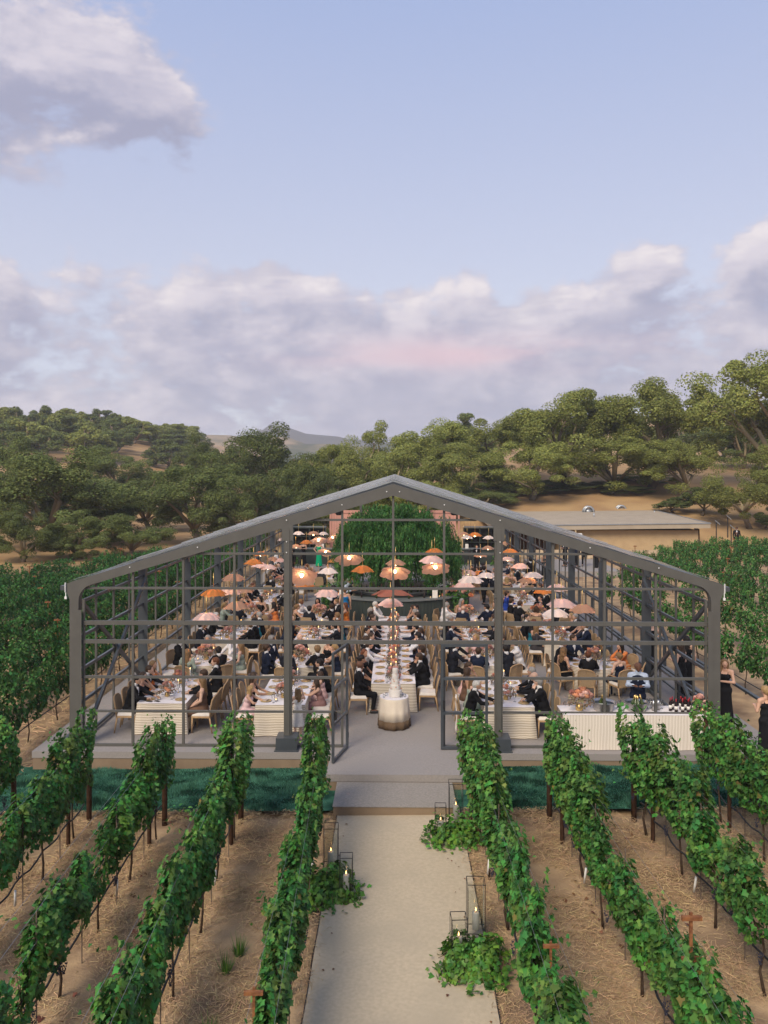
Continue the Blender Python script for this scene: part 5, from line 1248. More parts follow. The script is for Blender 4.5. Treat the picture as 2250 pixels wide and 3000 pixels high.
for k, (x, y, r_, nm) in ROUND.items():
    n = 8 if r_ >= .8 else 7; far = y > 30
    for i in range(n):
        a = -math.pi/2 - 2*math.pi*(i+(.5 if k in 'd' else .32))/n      # clockwise from the entrance side
        where = '%s clockwise from the entrance, %s' % (nth(i), nm); off = r_+.33+rs.uniform(-.02,.06); rz = a+math.pi/2
        chair(x+off*math.cos(a), y+off*math.sin(a), rz, 'cane-back oak chair, '+where, 1 if k == 'd' else 0, far and y > 30)
        sp = SPEC.get((k, i), 0)
        if sp is not None and (sp or rs.random() < .92): guest(x+(off-.02)*math.cos(a), y+(off-.02)*math.sin(a), rz, where, sp or None)
        setting(x+(r_-.2)*math.cos(a), y+(r_-.2)*math.sin(a), a+math.pi, where, y > 33)
    flowers(x, y, 'large peach rose centrepiece in the middle of '+nm, 700+ord(k), sc_=1.35, nr=12)
    if y < 38: candle(0, x+.2, y+.14, 'lit taper candle beside the centrepiece of '+nm); candle(1, x-.22, y-.1, 'lit votive beside the centrepiece of '+nm)
# single things on and by the tables
def phone(x, y, label, rz): tag(MB().box(-.036,.036,-.075,.075,0,.009).obj('phone', M['black'], None, loc=(x, y, FZ+.764)), label, 'phone', 'phones left on the tables').rotation_euler.z = rz
phone(-6.0,19.72,'dark phone lying near the left corner of front outer left table', 1.3); phone(-5.82,19.74,'dark phone right of another on front outer left table', 1.1); phone(-.46,21.62,'dark phone at the left front corner of the long central table', 1.4)
o = MB().box(-.12,.12,-.07,.07,0,.05,tx=.01,ty=.01).obj('clutch_bag', mat('crimson_velvet', (.30,.012,.045), .7), None, loc=(5.75,23.35,FZ+.764)); tag(o, 'crimson clutch bag near the edge of the second-row outer right round table', 'bag')
o = MB().lathe([(.04,0),(.042,.1),(.038,.16)], 10).obj('candle_jar', M['wax'], None, True, (5.98,23.55,FZ+.764)); tag(o, 'white jar candle before the flowers of second-row outer right round table', 'candle')
o = MB().lathe([(.05,0),(.10,.05),(.11,.11),(.07,.16)], 14).obj('golden_bowl', M['gold'], None, True, (5.95,26.85,FZ+.764)); tag(o, 'round golden bowl at the front end of third-row outer right table', 'bowl')
sc2 = MB()
for j in range(9):
    z = .96-.115*j; wd = .07+.012*math.sin(j*1.7); sc2.v += [(-wd, -.33-.02*math.sin(j), z), (wd, -.33-.02*math.sin(j+1), z), (wd, -.30, z), (-wd, -.30, z)]
for j in range(8):
    b = j*4
    for i in range(4): sc2.f.append((b+i, b+(i+1) % 4, b+4+(i+1) % 4, b+4+i)); sc2.m.append(0)
sc2.f += [(0,3,2,1),(32,33,34,35)]; sc2.m += [0,0]
tag(sc2.obj('scarf', M['cushion'], None, True, (1.86,19.72,FZ)), 'white knitted scarf hung over the chair back by the right door leaf', 'scarf').rotation_euler.z = -math.pi/2
girl = person('girl', 'tF', (-2.28,19.22,FZ), .35, 'small girl in white dress with hair bow standing at front inner left table', None, 'skin4', ('wavy','h_fair'), 'whited_f', sc_=.70, shoes='pinkshoe')
MB().tube([(-.07,-.10,1.80),(0,-.115,1.785),(.07,-.10,1.80)], (.035,.012,.035), 6).obj('hair_bow', M['whited_f'], girl)

# cake table with the cake
table_round(.02, 20.3, .36, 'small round cake table under cream cloth with brown hem', 'cream', None, True, 11)
ck = thing('wedding_cake', 'tall white five-tier wedding cake on the small round table', 'cake', (.05, 20.3, FZ+.764)); z = 0
M['icing'] = mat('white_icing', (.80,.76,.70), .5, (.76,.70,.64), 22, 6, .35, 40, spec=.3)
for i, (r_, h) in enumerate(((.165,.17),(.135,.13),(.105,.13),(.092,.12),(.072,.15))):
    MB().lathe([(r_*.98,z),(r_,z+.012),(r_,z+h-.012),(r_*.97,z+h)], 28, wob=lambda a, zz: 1+.012*math.sin(a*9+zz*60)).obj('tier', M['icing'], ck, True); z += h
for i in range(12):
    a = i*2.4; o = link('rose', rosem[1 if i % 2 else 0], ck, (.15*math.cos(a)*(1-.05*i), -.15*abs(math.sin(a))*(1-.05*i), .18+.035*i)); o.scale = (.45,)*3
tumb = MB().lathe([(.026,0),(.03,.005),(.032,.075)], 10).mesh('tumbler', M['glass'], True)
for i, (dx, dy) in enumerate(((-.25,-.12),(-.2,.03),(.2,.04),(.18,-.13),(.27,-.08))): tag(link('tumbler', tumb, None, (.02+dx, 20.3+dy, FZ+.764)), 'small gold-rimmed glass, %s from left, beside the cake' % nth(i), 'glass', 'small glasses by the cake')

# ---------------------------------------------------------------- service bar by the gable
sb = thing('service_bar', 'long service bar under white vertically striped cloth by the right gable', 'table', (5.62, 19.0, FZ)); 
mb = cloth_rect(3.36, .72, .01, .80); mb.v = [(x, y-.36, z) for x, y, z in mb.v]; mb.obj('tablecloth', M['clothv'], sb, True)
MB().box(-1.69,1.69,-.365,.365,.802,.815).obj('linen_top', M['top'], sb)
TZ = FZ+.817
btm = MB().lathe([(.037,0),(.038,.01),(.038,.19),(.014,.245),(.014,.30)], 10).mesh('wine_bottle', mat('dark_bottle', (.018,.010,.010), .12, (.025,.013,.012), 9, spec=.6), True)
capm_ = MB().lathe([(.0155,.235),(.0165,.303),(.012,.308)], 10).mesh('foil', mat('red_foil', (.33,.02,.03), .4), True); labm = MB().lathe([(.0388,.06),(.0388,.14)], 10).mesh('label', M['card'], True)
chm = MB().lathe([(.042,0),(.043,.15),(.016,.24),(.015,.31)], 10).mesh('champagne_bottle', mat('green_bottle', (.05,.075,.02), .2, (.04,.06,.02), 9, spec=.6), True); chf = MB().lathe([(.0175,.20),(.0185,.312),(.013,.318)], 10).mesh('foil', M['gold'], True)
for i, (x, y) in enumerate(((6.50,18.95),(6.58,19.05),(6.60,18.85),(6.79,19.08),(6.78,18.93),(6.87,19.02),(6.88,18.84),(6.95,18.96),(7.02,18.88),(6.74,18.82))):
    b = tag(link('wine_bottle', btm, None, (x, y, TZ), i), 'red-capped wine bottle, %s from left on the service bar' % nth(i), 'bottle', 'red-capped bottles on the service bar'); link('foil', capm_, b); link('label', labm, b)
def tub(x, label):
    t = thing('ice_tub', label, 'tub', (x, 19.0, TZ)); MB().lathe([(.20,0),(.22,.02),(.27,.20),(.285,.205),(.26,.20),(.215,.05)], 28).obj('bucket', M['silver'], t, True)
    MB().lathe([(.0,.15),(.25,.155)], 20, wob=lambda a, z: 1+.02*math.sin(a*9)).obj('ice', mat('ice', (.62,.66,.66), .25, (.45,.52,.48), 30, 4, .6, 40, spec=.6), t, True)
    for q in (-1, 1): MB().tube([(q*.27,-.05,.16),(q*.31,0,.15),(q*.27,.05,.16)], .008, 5).obj('handle', M['silver'], t, True)
    return t
tub(4.95, 'left steel ice tub with bottle necks on the service bar'); tub(5.72, 'right steel ice tub full of gold-capped bottles on the service bar')
for j, (cx_, n_) in enumerate(((4.95, 4), (5.72, 9))):
    for i in range(n_):
        a = i*2.4; rr = .06+.14*((i*.37) % 1); o = link('champagne_bottle', chm, None, (cx_+rr*math.cos(a), 19.0+rr*math.sin(a), TZ+.05)); o.rotation_euler = (.3*math.sin(a), -.3*math.cos(a), 0)
        tag(o, 'gold-capped bottle, %s in the %s ice tub' % (nth(i), ('left','right')[j]), 'bottle', 'bottles in the ice tubs'); link('foil', chf, o)
for i, x in enumerate((6.12, 6.24, 7.12)): tag(MB().lathe([(.045,0),(.05,.17),(.04,.19),(.03,.235),(.0,.24)], 14).obj('shaker', M['silver'], None, True, (x, 18.98+.04*i, TZ)), 'steel cocktail shaker, %s from left on the service bar' % nth(i), 'shaker', 'shakers on the service bar')
for i in range(9): tag(link('wine_glass', glassm, None, (6.02+.085*(i % 5)+.02*(i > 4), 19.14+.10*(i//5), TZ)), 'stemmed glass, %s in the rows behind the shakers' % nth(i), 'glass', 'glasses on the service bar')
for i in range(4): tag(link('wine_glass', glassm, None, (5.32+.04*(i % 2), 18.86+.08*i, TZ)), 'stemmed glass, %s between the two ice tubs' % nth(i), 'glass', 'glasses between the ice tubs')
for i in range(6): tag(MB().lathe([(.10,0),(.16,.012),(.16,.016)], 18).obj('dark_plate', M['navy_f'], None, True, (7.0+.18*(i % 2), 19.16, TZ+.016*(i//2))), 'dark plate, %s of the stacks on the service bar' % nth(i), 'plate', 'dark plates on the service bar')
flowers(4.38, 18.98, 'peach rose arrangement at the left end of the service bar', 801, z=.817, sc_=1.5, group=None, nr=12); flowers(7.2, 18.8, 'tall peach rose arrangement at the right end of the service bar', 802, z=.817, sc_=1.2, group=None, nr=12)
person('waiter', 'tB', (5.98, 19.75, FZ), math.pi*.92, 'bald barman in navy vest and pale blue shirt behind the service bar', None, 'skin3', None, 'navy_f', extra=('blue',))

# ---------------------------------------------------------------- petal pendant lamps
for k, c in {'orange': (.72,.32,.10), 'copper': (.62,.40,.28), 'blush': (.86,.68,.64), 'white': (.88,.81,.79), 'peach': (.90,.66,.55), 'coral': (.60,.25,.17)}.items():
    M['lamp_'+k] = mat(k+'_lamp_fabric', c, .85, tuple(q*.93 for q in c), 30, 4, .05, 120, spec=.08, trans=.45, objrand=.11)
def petal(rin, rout, drop, w_, nu=6, nv=4, cup=.05):
    V = []; F = []
    for i in range(nu+1):
        t = i/nu; rr = rin+(rout-rin)*t; prof = (math.sin(math.pi*min(.06+t*.94, .999))**.42)*(.28+.72*min(1, t*1.5)) if t < 1 else .10
        for j in range(nv+1):
            s = j/nv*2-1; V.append((w_*prof*s, rr, -drop*t**1.5 - cup*(s*s)*prof + .012*math.sin(t*5)))
    for i in range(nu):
        for j in range(nv): b = i*(nv+1)+j; F.append((b, b+1, b+nv+2, b+nv+1))
    n = len(V); V += [(x, y, z+.004) for x, y, z in V]; F += [tuple(q+n for q in f)[::-1] for f in F]
    return np.array(V), np.array(F)
PET = {}
def petal_mesh(kind, c):
    if (kind, c) not in PET:
        V, F = petal(.035, .335, .15, .145) if kind == 'small' else petal(.03, .50, .17, .245)
        PET[kind, c] = fast_mesh('petal', V, F, M['lamp_'+c], True)
    return PET[kind, c]
bulbm = MB().lathe([(.0,-.06),(.035,-.045),(.05,-.01),(.038,.03),(.018,.055),(.0,.07)], 12).mesh('bulb', M['bulb'], True)
stemm = MB().tube([(0,0,0),(0,0,.42)], .009, 6).lathe([(.05,-.012),(.05,.0),(.02,.03)], 12).mesh('stem', M['gold'], True)
# (x px, y px, shade width px, colour, kind) of the photograph turned into places in the hall: x, y, z above the floor
LAMPS = []
def lp(px, py, w_, c, kind='small', yaw=0, tilt=0):
    dia = .66 if kind == 'small' else .97
    D = min(max(dia*2356/w_, 20.2), 56); LAMPS.append(((px-1158)*D/2356+.05, D, 6.44-(py-1380)*D/2356, c, kind, yaw, tilt))
for a in [(624,1732,66,'orange'),(671,1728,60,'blush'),(715,1726,47,'copper'),(603,1803,71,'blush'),(692,1770,67,'copper'),(684,1688,61,'copper'),(742,1643,50,'orange'),(760,1652,45,'blush'),(784,1658,45,'blush'),(762,1620,38,'orange'),
          (799,1635,34,'copper'),(818,1639,34,'blush'),(827,1579,27,'blush'),(874,1560,32,'white'),(918,1560,33,'copper'),(947,1561,28,'white'),(897,1586,34,'orange'),(866,1598,32,'copper'),(979,1640,36,'orange'),(1032,1650,43,'white'),(1062,1663,60,'orange'),
          (1022,1690,42,'copper'),(961,1669,53,'white'),(932,1679,36,'copper'),(892,1710,50,'orange'),(958,1733,64,'blush'),(1159,1600,42,'orange'),(1144,1760,68,'blush'),(1273,1611,47,'orange'),(1265,1634,65,'blush'),(1329,1656,39,'white'),
          (1371,1673,42,'blush'),(1379,1692,64,'white'),(1360,1708,54,'blush'),(1404,1675,38,'orange'),(1424,1681,48,'white'),(1407,1623,36,'copper'),(1429,1602,32,'copper'),(1431,1572,31,'white'),(1391,1563,36,'orange'),(1368,1571,31,'white'),(1358,1561,29,'copper'),
          (1479,1589,29,'copper'),(1494,1612,48,'orange'),(1486,1634,36,'blush'),(1523,1654,48,'blush'),(1498,1656,33,'copper'),(1561,1680,50,'white'),(1544,1695,50,'copper'),(1590,1726,50,'orange'),(1630,1716,58,'blush'),(1643,1760,73,'blush'),(1626,1789,68,'white'),(1704,1776,70,'copper'),(1159,1644,52,'copper')]: lp(*a)
for a in [(932,1580,48,'blush','big',.3,.5),(972,1573,40,'peach','big',.9,.7),(955,1615,44,'peach','big',-.3,.55),(1023,1631,75,'peach','big',.1,.55),(884,1683,80,'peach','big',0,.75),(1157,1671,78,'peach','big',0,.60),(1150,1730,104,'coral','big',0,.12),(1275,1658,75,'peach','big',.1,.55),(1349,1617,36,'peach','big',-.6,.5)]: lp(*a)
lab_n = {}
def near_table(x, y):
    best = None
    for k, (tx, y0, y1, nm) in RECT.items():
        d = math.hypot(x-tx, max(y0-y, 0, y-y1)); best = min(best or (9e9, ''), (d, nm))
    for k, (tx, ty, r_, nm) in ROUND.items(): best = min(best, (math.hypot(x-tx, y-ty), nm))
    if math.hypot(x, y-36.6) < 3.6: return 'round bar'
    return best[1]
rl_ = random.Random(5)
for x, y, z, c, kind, yaw, tilt in sorted(LAMPS, key=lambda q: q[1]):
    where = near_table(x, y); key = (c, kind, where); i = lab_n.get(key, 0); lab_n[key] = i+1
    lab = '%s %s pendant lamp over the %s' % (c, 'tilted flower' if kind == 'big' else 'petal', where)
    if i: lab += ', %s from front' % ORD[i]
    t = thing('pendant_lamp', lab, 'lamp', (x, y, FZ+z+.05), 0, 'petal pendant lamps under the roof')
    t.scale = (1.14,)*3
    n = 8 if kind == 'small' else 6; pm = petal_mesh(kind, c)
    Rt = Matrix.Rotation(yaw, 4, 'Z') @ Matrix.Rotation(-tilt, 4, 'X'); a0 = rl_.uniform(0, 6)
    for k in range(n):
        o = link('petal', pm, t); o.matrix_local = Rt @ Matrix.Rotation(a0+2*math.pi*k/n, 4, 'Z') @ Matrix.Translation((0,0,.006*(k % 2))) @ Matrix.Rotation(.05*(k % 2), 4, 'X')
    o = link('bulb', bulbm, t); o.matrix_local = Rt @ Matrix.Translation((0,0,-.13 if kind == 'small' else -.09))
    link('stem', stemm, t); top = 5.95-abs(x)*.304
    MB().tube([(0,0,.42),(0,0,max(top-z-.05, .5))], .0022, 3).obj('cord', M['hose'], t)

# ---------------------------------------------------------------- round bar with the weeping willow
BX, BY, BR = 0.05, 36.7, 3.35
bar = thing('round_bar', 'round dark green fluted bar with grey counter under the willow', 'bar', (BX, BY, FZ))
MB().lathe([(BR,.02),(BR,1.02)], 264, wob=lambda a, z: 1+(.004 if int(round(a/(2*math.pi)*264)) % 2 else 0)).obj('front_panel', M['dark'], bar)
mb = MB(); n = 72
for r_, z in ((BR+.08,1.03),(BR+.08,1.09),(BR-.52,1.09),(BR-.52,1.03)):
    for k in range(n): a = 2*math.pi*k/n; mb.v.append((r_*math.cos(a), r_*math.sin(a), z))
for i in range(4):
    for k in range(n): mb.f.append((i*n+k, i*n+(k+1) % n, ((i+1) % 4)*n+(k+1) % n, ((i+1) % 4)*n+k)); mb.m.append(0)
mb.obj('counter', M['counter'], bar)
MB().lathe([(2.0,.02),(2.0,1.12)], 36).lathe([(2.1,1.13),(2.1,1.19)], 36).obj('inner_cabinet', M['counter'], bar)
cubm = MB().box(-.42,.42,-.05,.02,.10,1.04).mesh('cubby_shade', M['black'])  # solid black boxes imitate the shade inside open shelves
for k in range(14):
    a = -math.pi/2+(k-6.5)*.30
    link('cubby_shade', cubm, bar, (2.005*math.cos(a), 2.005*math.sin(a), 0), a+math.pi/2)
for i in range(26):
    a = -math.pi/2+(i-12.5)*.075+(.04 if i % 7 == 0 else 0); r_ = 2.08 if i % 3 else BR-.30
    b = tag(link('champagne_bottle', chm if i % 2 else btm, None, (BX+r_*math.cos(a), BY+r_*math.sin(a), FZ+(1.20 if i % 3 else 1.095))), 'bottle, %s from the left along the round bar' % (ORD[i] if i < 26 else ''), 'bottle', 'bottles on the round bar')
for i in range(8):
    a = -math.pi/2-.52+i*.028; tag(link('wine_glass', glassm, None, (BX+2.25*math.cos(a), BY+2.25*math.sin(a), FZ+.55)), 'wine glass, %s of the row in the bar shelf' % ORD[i], 'glass', 'glasses in the bar shelf')
boardm = MB().add([(-.11,-.05,0),(.11,-.05,0),(.11,.0,.32),(-.11,.0,.32),(-.11,.05,0),(.11,.05,0)], [(0,1,2,3),(5,4,3,2)]).mesh('menu_board', M['card'])
for a, nm in ((-2.37,'left'), (-1.02,'right')):
    tag(link('menu_board', boardm, None, (BX+(BR-.15)*math.cos(a), BY+(BR-.15)*math.sin(a), FZ+1.093), 0), 'white menu board standing at the %s of the round bar' % nm, 'sign', 'menu boards on the round bar')
    for q in (-.07, .075): candle(1, BX+(BR-.15)*math.cos(a+q), BY+(BR-.15)*math.sin(a+q), 'lit votive %s the menu board at %s of the round bar' % ('left of' if q < 0 else 'right of', nm), 1.093)
fern = filler(230, 420, .62, .45, .55, M['ivy'], .10); fernd = filler(231, 260, .42, .25, .62, M['willow'], .13, NLEAF*2.0, QLEAF_F)
for a, nm, s in ((-2.66,'left',.95), (-.62,'right',1.15)):
    t = thing('bar_flowers', 'big loose arrangement of greens and peach roses at %s of the round bar' % nm, 'flowers', (BX+(BR-.1)*math.cos(a), BY+(BR-.1)*math.sin(a), FZ+1.05), 0, 'flower arrangements on the round bar'); t.scale = (s,)*3
    o = link('leaves', fern, t); o['kind'] = 'stuff'; o = link('leaves', fernd, t, (0,-.28,.0)); o.scale = (1,1,-1); o['kind'] = 'stuff'
    for k in range(16):
        u = rl_.uniform(-1,1); o = link('rose', rosem[k % 2], t, (.55*u, -.25-.15*rl_.random(), .05+.42*rl_.random()*(1-u*u))); o.scale = (1.7,)*3; o.rotation_euler = (-1.0,0,rl_.uniform(0,6))
#WL
wl = thing('willow_tree', 'weeping willow with hanging green strands over the round bar', 'tree', (BX, BY, FZ))
r = np.random.default_rng(77); mb = MB()
mb.tube([(0,0,0),(.05,0,1.0),(0,.05,2.3),(.05,0,3.3)], (.22,.17,.14,.10), 8)
P = []; T = []
def strand(ax, ay, az, length, out):
    n = int(length/.055); tt = np.linspace(0, 1, n); ang = math.atan2(ay, ax); o = out*np.sqrt(tt)*.35
    p = np.stack([ax+np.cos(ang)*o+.04*np.sin(tt*6+ax*9), ay+np.sin(ang)*o+.04*np.cos(tt*5+ay*7), az-length*tt**1.15], 1)
    return p
limbs = []
for k in range(11):
    a = 2*math.pi*k/11+.2*rl_.random(); L_ = rl_.uniform(1.1, 1.9); h = rl_.uniform(3.3, 4.2)
    mb.tube([(0,0,2.2+.1*(k % 3)), (.5*L_*math.cos(a), .5*L_*math.sin(a), h), (L_*math.cos(a), L_*math.sin(a), h-.15)], (.07,.045,.02), 6)
for b_ in range(150):                            # tresses: bunches of strands that hang side by side
    a = b_*2.399; q = math.sqrt((b_+.5)/150); rr = 2.62*q*(1+.07*math.sin(a*5+1)+rl_.uniform(-.05,.06))
    zt = 2.70+1.95*math.sqrt(max(0, 1-(min(q,1)*.985)**2.0)) + rl_.uniform(-.42,.38); L0 = rl_.uniform(.9, 1.7)+(1.0 if q > .75 else 0)*rl_.random()
    for k in range(20):
        x_, y_ = rr*math.cos(a)+rl_.gauss(0,.13), rr*math.sin(a)+rl_.gauss(0,.13); z_ = zt+rl_.uniform(-.16,.12); ln = min(L0*rl_.uniform(.65,1.1), z_-1.2)
        if ln > .25: P.append(strand(x_, y_, z_, ln, .5))
for b_ in range(70):
    a = b_*2.399+.7; rr = 2.75*math.sqrt(rl_.uniform(.3, 1))*(1+.06*math.sin(a*5+1)); zt = rl_.uniform(2.2, 3.4); zb = rl_.uniform(1.2, 1.6)
    for k in range(15):
        P.append(strand(rr*math.cos(a)+rl_.gauss(0,.14), rr*math.sin(a)+rl_.gauss(0,.14), zt+rl_.uniform(-.2,.2), zt-.2-zb-rl_.uniform(0,.3), .2))
P = np.concatenate(P); n = len(P); P = P+r.normal(0, .025, P.shape)
V, F = leafcloud(P, unit(n, r), unit(n, r)*.4+[0,0,-1], .17*r.uniform(.7,1.3,n), NLEAF*[1.25,1,1], QLEAF_F)
mb.obj('trunk', M['bark'], wl, True); o = link('crown', fast_mesh('crown', V, F, M['willow']), wl)

# ---------------------------------------------------------------- far end of the hall
pw = thing('plank_wall', 'salmon pink plank wall behind the willow at the far end', 'wall', (0, 59.2, FZ))
plk = MB().box(-.196,.196,0,.05,0,3.35).mesh('plank', M['pinkw'])
for k in range(23): link('plank', plk, pw, (-4.48+k*.40, .006*(k % 2), 0))
MB().box(-4.72,4.72,-.05,.10,3.352,3.55).obj('top_beam', M['pinkw'], pw)
for s in (-1, 1): MB().box(s*4.72-.06,s*4.72+.06,-.06,.1,0,3.35).obj('end_post', M['pinkw'], pw)
for s, nm in ((-1,'left'), (1,'right')):
    t = thing('back_bar', 'dark shelving unit with bottles at the %s of the far end' % nm, 'shelf', (s*6.15, 58.0, FZ), group='dark back bars at the far end')
    f = MB()
    for x in (-1.15, 0, 1.15): f.box(x-.04, x+.04, 0, .4, 0, 2.35)
    f.obj('upright', M['dark'], t)
    for z in (.9, 1.3, 1.7, 2.30): MB().box(-1.11, 1.11, .02, .38, z-.02, z+.02).obj('shelf', M['dark'], t)
    MB().box(-1.2,1.2,.0,.42,2.36,2.44).obj('canopy', M['counter'], t); MB().box(-1.11,1.11,.39,.41,0,2.3).obj('back_panel', M['black'], t)
    for i in range(30):
        z = (.92,1.32,1.72)[i // 10]; x = -1.0+(i % 10)*.22
        if abs(x) > .06: tag(link('wine_bottle', btm if i % 3 else chm, None, (s*6.15+x, 58.2, FZ+z)), 'bottle on the %s shelf of the %s back bar' % (('lowest','middle','top')[i // 10], nm), 'bottle', 'bottles on the %s back bar' % nm)
    c = thing('bar_counter', 'dark panelled counter before the %s back bar' % nm, 'counter', (s*5.9, 55.9, FZ), group='counters at the far end')
    MB().box(-1.9,1.9,-.3,.3,0,1.02).obj('front_panel', M['dark'], c); MB().box(-1.95,1.95,-.36,.36,1.022,1.08).obj('counter_top', M['counter'], c)
    tag(link('menu_board', boardm, None, (s*5.9-s*.9, 55.7, FZ+1.083)), 'white menu board on the counter at the %s far end' % nm, 'sign')
    o = link('potted_greens', filler(240+s, 300, .55, .45, .8, M['ivy'], .12), None, (s*7.0, 54.6, FZ)); tag(o, 'loose green shrub standing beside the counter at the %s far end' % nm, 'plant')
    sp = thing('spotlight', 'round black spotlight hung under the roof near the %s middle post' % nm, 'spotlight', (s*2.4+.1, 33.5, FZ+4.72), group='black spotlights under the roof')
    MB().lathe([(.10,-.12),(.15,-.05),(.15,.1),(.06,.16)], 14).obj('housing', M['black'], sp, True); MB().tube([(0,0,.15),(0,0,.55)], .015, 6).obj('bracket', M['black'], sp)
def tripod(x, y, label):
    t = thing('tripod', label, 'tripod', (x, y, FZ), group='tripods on the dance floor')
    for k in range(3): a = k*2.094+.4; MB().tube([(0,0,1.25),(.42*math.cos(a),.42*math.sin(a),0)], .018, 5).obj('leg', M['black'], t)
    MB().box(-.08,.08,-.12,.12,1.27,1.42).tube([(0,-.12,1.345),(0,-.26,1.345)], .045, 8).obj('camera', M['black'], t)
tripod(-5.9, 50.5, 'black tripod beside the photographer left of the dance floor'); tripod(4.75, 50.8, 'black tripod by the man in black right of the dance floor')

# ---------------------------------------------------------------- people on their feet
S = lambda x, y, rz, label, kind, pose, skin, hair, top, sc_=1.0, z=FZ, **k: person(kind, pose, (x, y, z), rz, label, None, skin, hair, top, sc_=sc_, **k)
S(-5.1,54.2,math.pi,'blond woman in long emerald green dress standing at the far end','gown','tC','skin1',('long','h_blond'),'emerald_f',.96)
S(-6.2,54.6,math.pi,'woman in black standing behind the left far tripod','gown','tB','skin4',('bun','h_dark'),'black_f',.95)
S(-6.45,50.3,-.6,'photographer in black bent over the left tripod','suit','tD','skin1',('short','h_dark'),'black_f')
S(-7.0,47.6,1.9,'man in white shirt standing by the left wall','shirt','tA','skin2',('short','h_dark'),'white_s_f')
S(-6.2,48.6,2.6,'man in dark suit standing behind the man in white shirt','suit','tA','skin3',('short','h_dark'),'black_f')
S(4.15,54.4,2.4,'man in dark shirt standing right of the willow crown','suit','tD','skin3',('short','h_dark'),'navy_f')
S(4.35,39.0,.3,'man in dark suit striding past the right side of the bar','suit','tE','skin1',('short','h_dark'),'midnight_f',1.04)
S(5.2,50.9,2.9,'man in black standing at the right tripod','suit','tB','skin4',('short','h_dark'),'black_f')
S(3.2,41.5,1.2,'man in navy suit standing behind the right of the willow','suit','tA','skin2',('short','h_dark'),'navy_f')
S(-2.0,32.75,.15,'fair-haired woman in bright blue dress standing before the bar','gown','tA','skin1',('bun','h_fair'),'royal_f',.95)
S(-2.45,32.9,1.2,'dark-haired waiter in vest standing beside the woman in blue','waiter','tB','skin2',('short','h_dark'),'midnight_f')
S(-2.0,35.0,-2.2,'barman in blue shirt and vest at the left inside the bar','waiter','tB','skin2',('short','h_grey'),'midnight_f',extra=('blue',))
S(2.05,34.9,.3,'barman in vest with back turned inside the right of the bar','waiter','tB','skin2',('short','h_dark'),'midnight_f')
S(7.35,43.5,.4,'man in black standing in the right aisle by the wall','suit','tA','skin3',('short','h_dark'),'black_f'); S(6.1,46.6,2.2,'man in dark suit standing at rear right tables','suit','tD','skin1',('short','h_brown'),'black_f')
for i, (x, y, rz, lab, hair, top, pose) in enumerate([(8.40,20.5,2.6,'fair-haired woman in black leaning beside the right corner post',('long','h_fair'),'black_f','tF'), (7.98,22.4,.7,'woman in long black dress on the walkway inside the corner post',('wavy','h_brown'),'black_f','tB'),
        (8.45,23.3,-.4,'second woman in black facing the one behind the corner post',('long','h_dark'),'black_f','tA'), (8.30,26.0,.4,'woman in black further up the side walkway',('bun','h_brown'),'black_f','tC')]):
    S(x,y,rz,lab,'gown',pose,('skin1','skin4')[i % 2],hair,top,.95)
S(8.28,17.95,.25,'woman with blond ponytail in black dress seen from behind on the ramp','gown','tB','skin1',('pony','h_blond'),'black_f',.94,shoes='shoe')
for i, (x, y, rz, kind, hair, top, lab) in enumerate([(8.5,49.5,2.9,'gown',('wavy','h_dark'),'cream_d_f','woman in pale dress on the walkway near the wooden wall'),(8.75,47.0,-2.6,'gown',('long','h_dark'),'black_f','woman in black on the walkway facing the one in pale dress'),(8.5,44.2,.2,'gown',('bob','h_blond'),'cream_d_f','blond woman in cream seen from behind on the walkway'),
        (11.2,53.0,2.2,'suit',('short','h_dark'),'midnight_f','man in dark suit on the terrace nearest the wooden wall'),(11.9,52.6,-2.4,'suit',('short','h_brown'),'navy_f','man in navy suit in the middle of the terrace group'),(12.5,53.2,2.9,'suit',('short','h_dark'),'midnight_f','man in midnight suit behind the terrace group'),
        (13.1,52.4,1.4,'gown',('bun','h_dark'),'black_f','woman in black with bare arms right of the terrace group'),(12.0,54.2,3.0,'suit',('short','h_grey'),'navy_f','grey-haired man at the back of the terrace group')]):
    S(x,y,rz,lab,kind,('tA','tD','tF','tB')[i % 4],('skin1','skin2','skin4')[i % 3],hair,top,.97,FZ if x < 9 else .62)
terr = tag(MB().box(9.2,14.2,50.5,57.5,.05,.61).obj('terrace', M['carpet']), kind='structure')
S(26.0,61.5,2.8,'dark-haired person in black standing on the slope behind the vines','suit','tA','skin3',('short','h_dark'),'black_f',1.0,float(gz(26.0,61.5)))
# folding chairs piled by the ramp: dark bag-like heap under the right vines
hb = thing('equipment_bag', 'heap of black bags lying on the turf under the right vines', 'bag', (7.35,15.35,.22))
for (x,y,w_,l_,h,a) in ((0,0,.42,.62,.42,.3),(.55,.35,.36,.5,.36,-.4),(-.2,.55,.3,.45,.3,.9)):
    m2 = MB(); m2.lathe([(.0,0),(.5,.0),(.52,.3),(.45,.75),(.2,.98),(.0,1)], 14, wob=lambda q, z: 1+.10*math.sin(q*3+z*4)+.05*math.sin(q*7)); o = m2.obj('bag', M['hose'], hb, True, (x,y,0)); o.scale = (w_,l_,h); o.rotation_euler.z = a

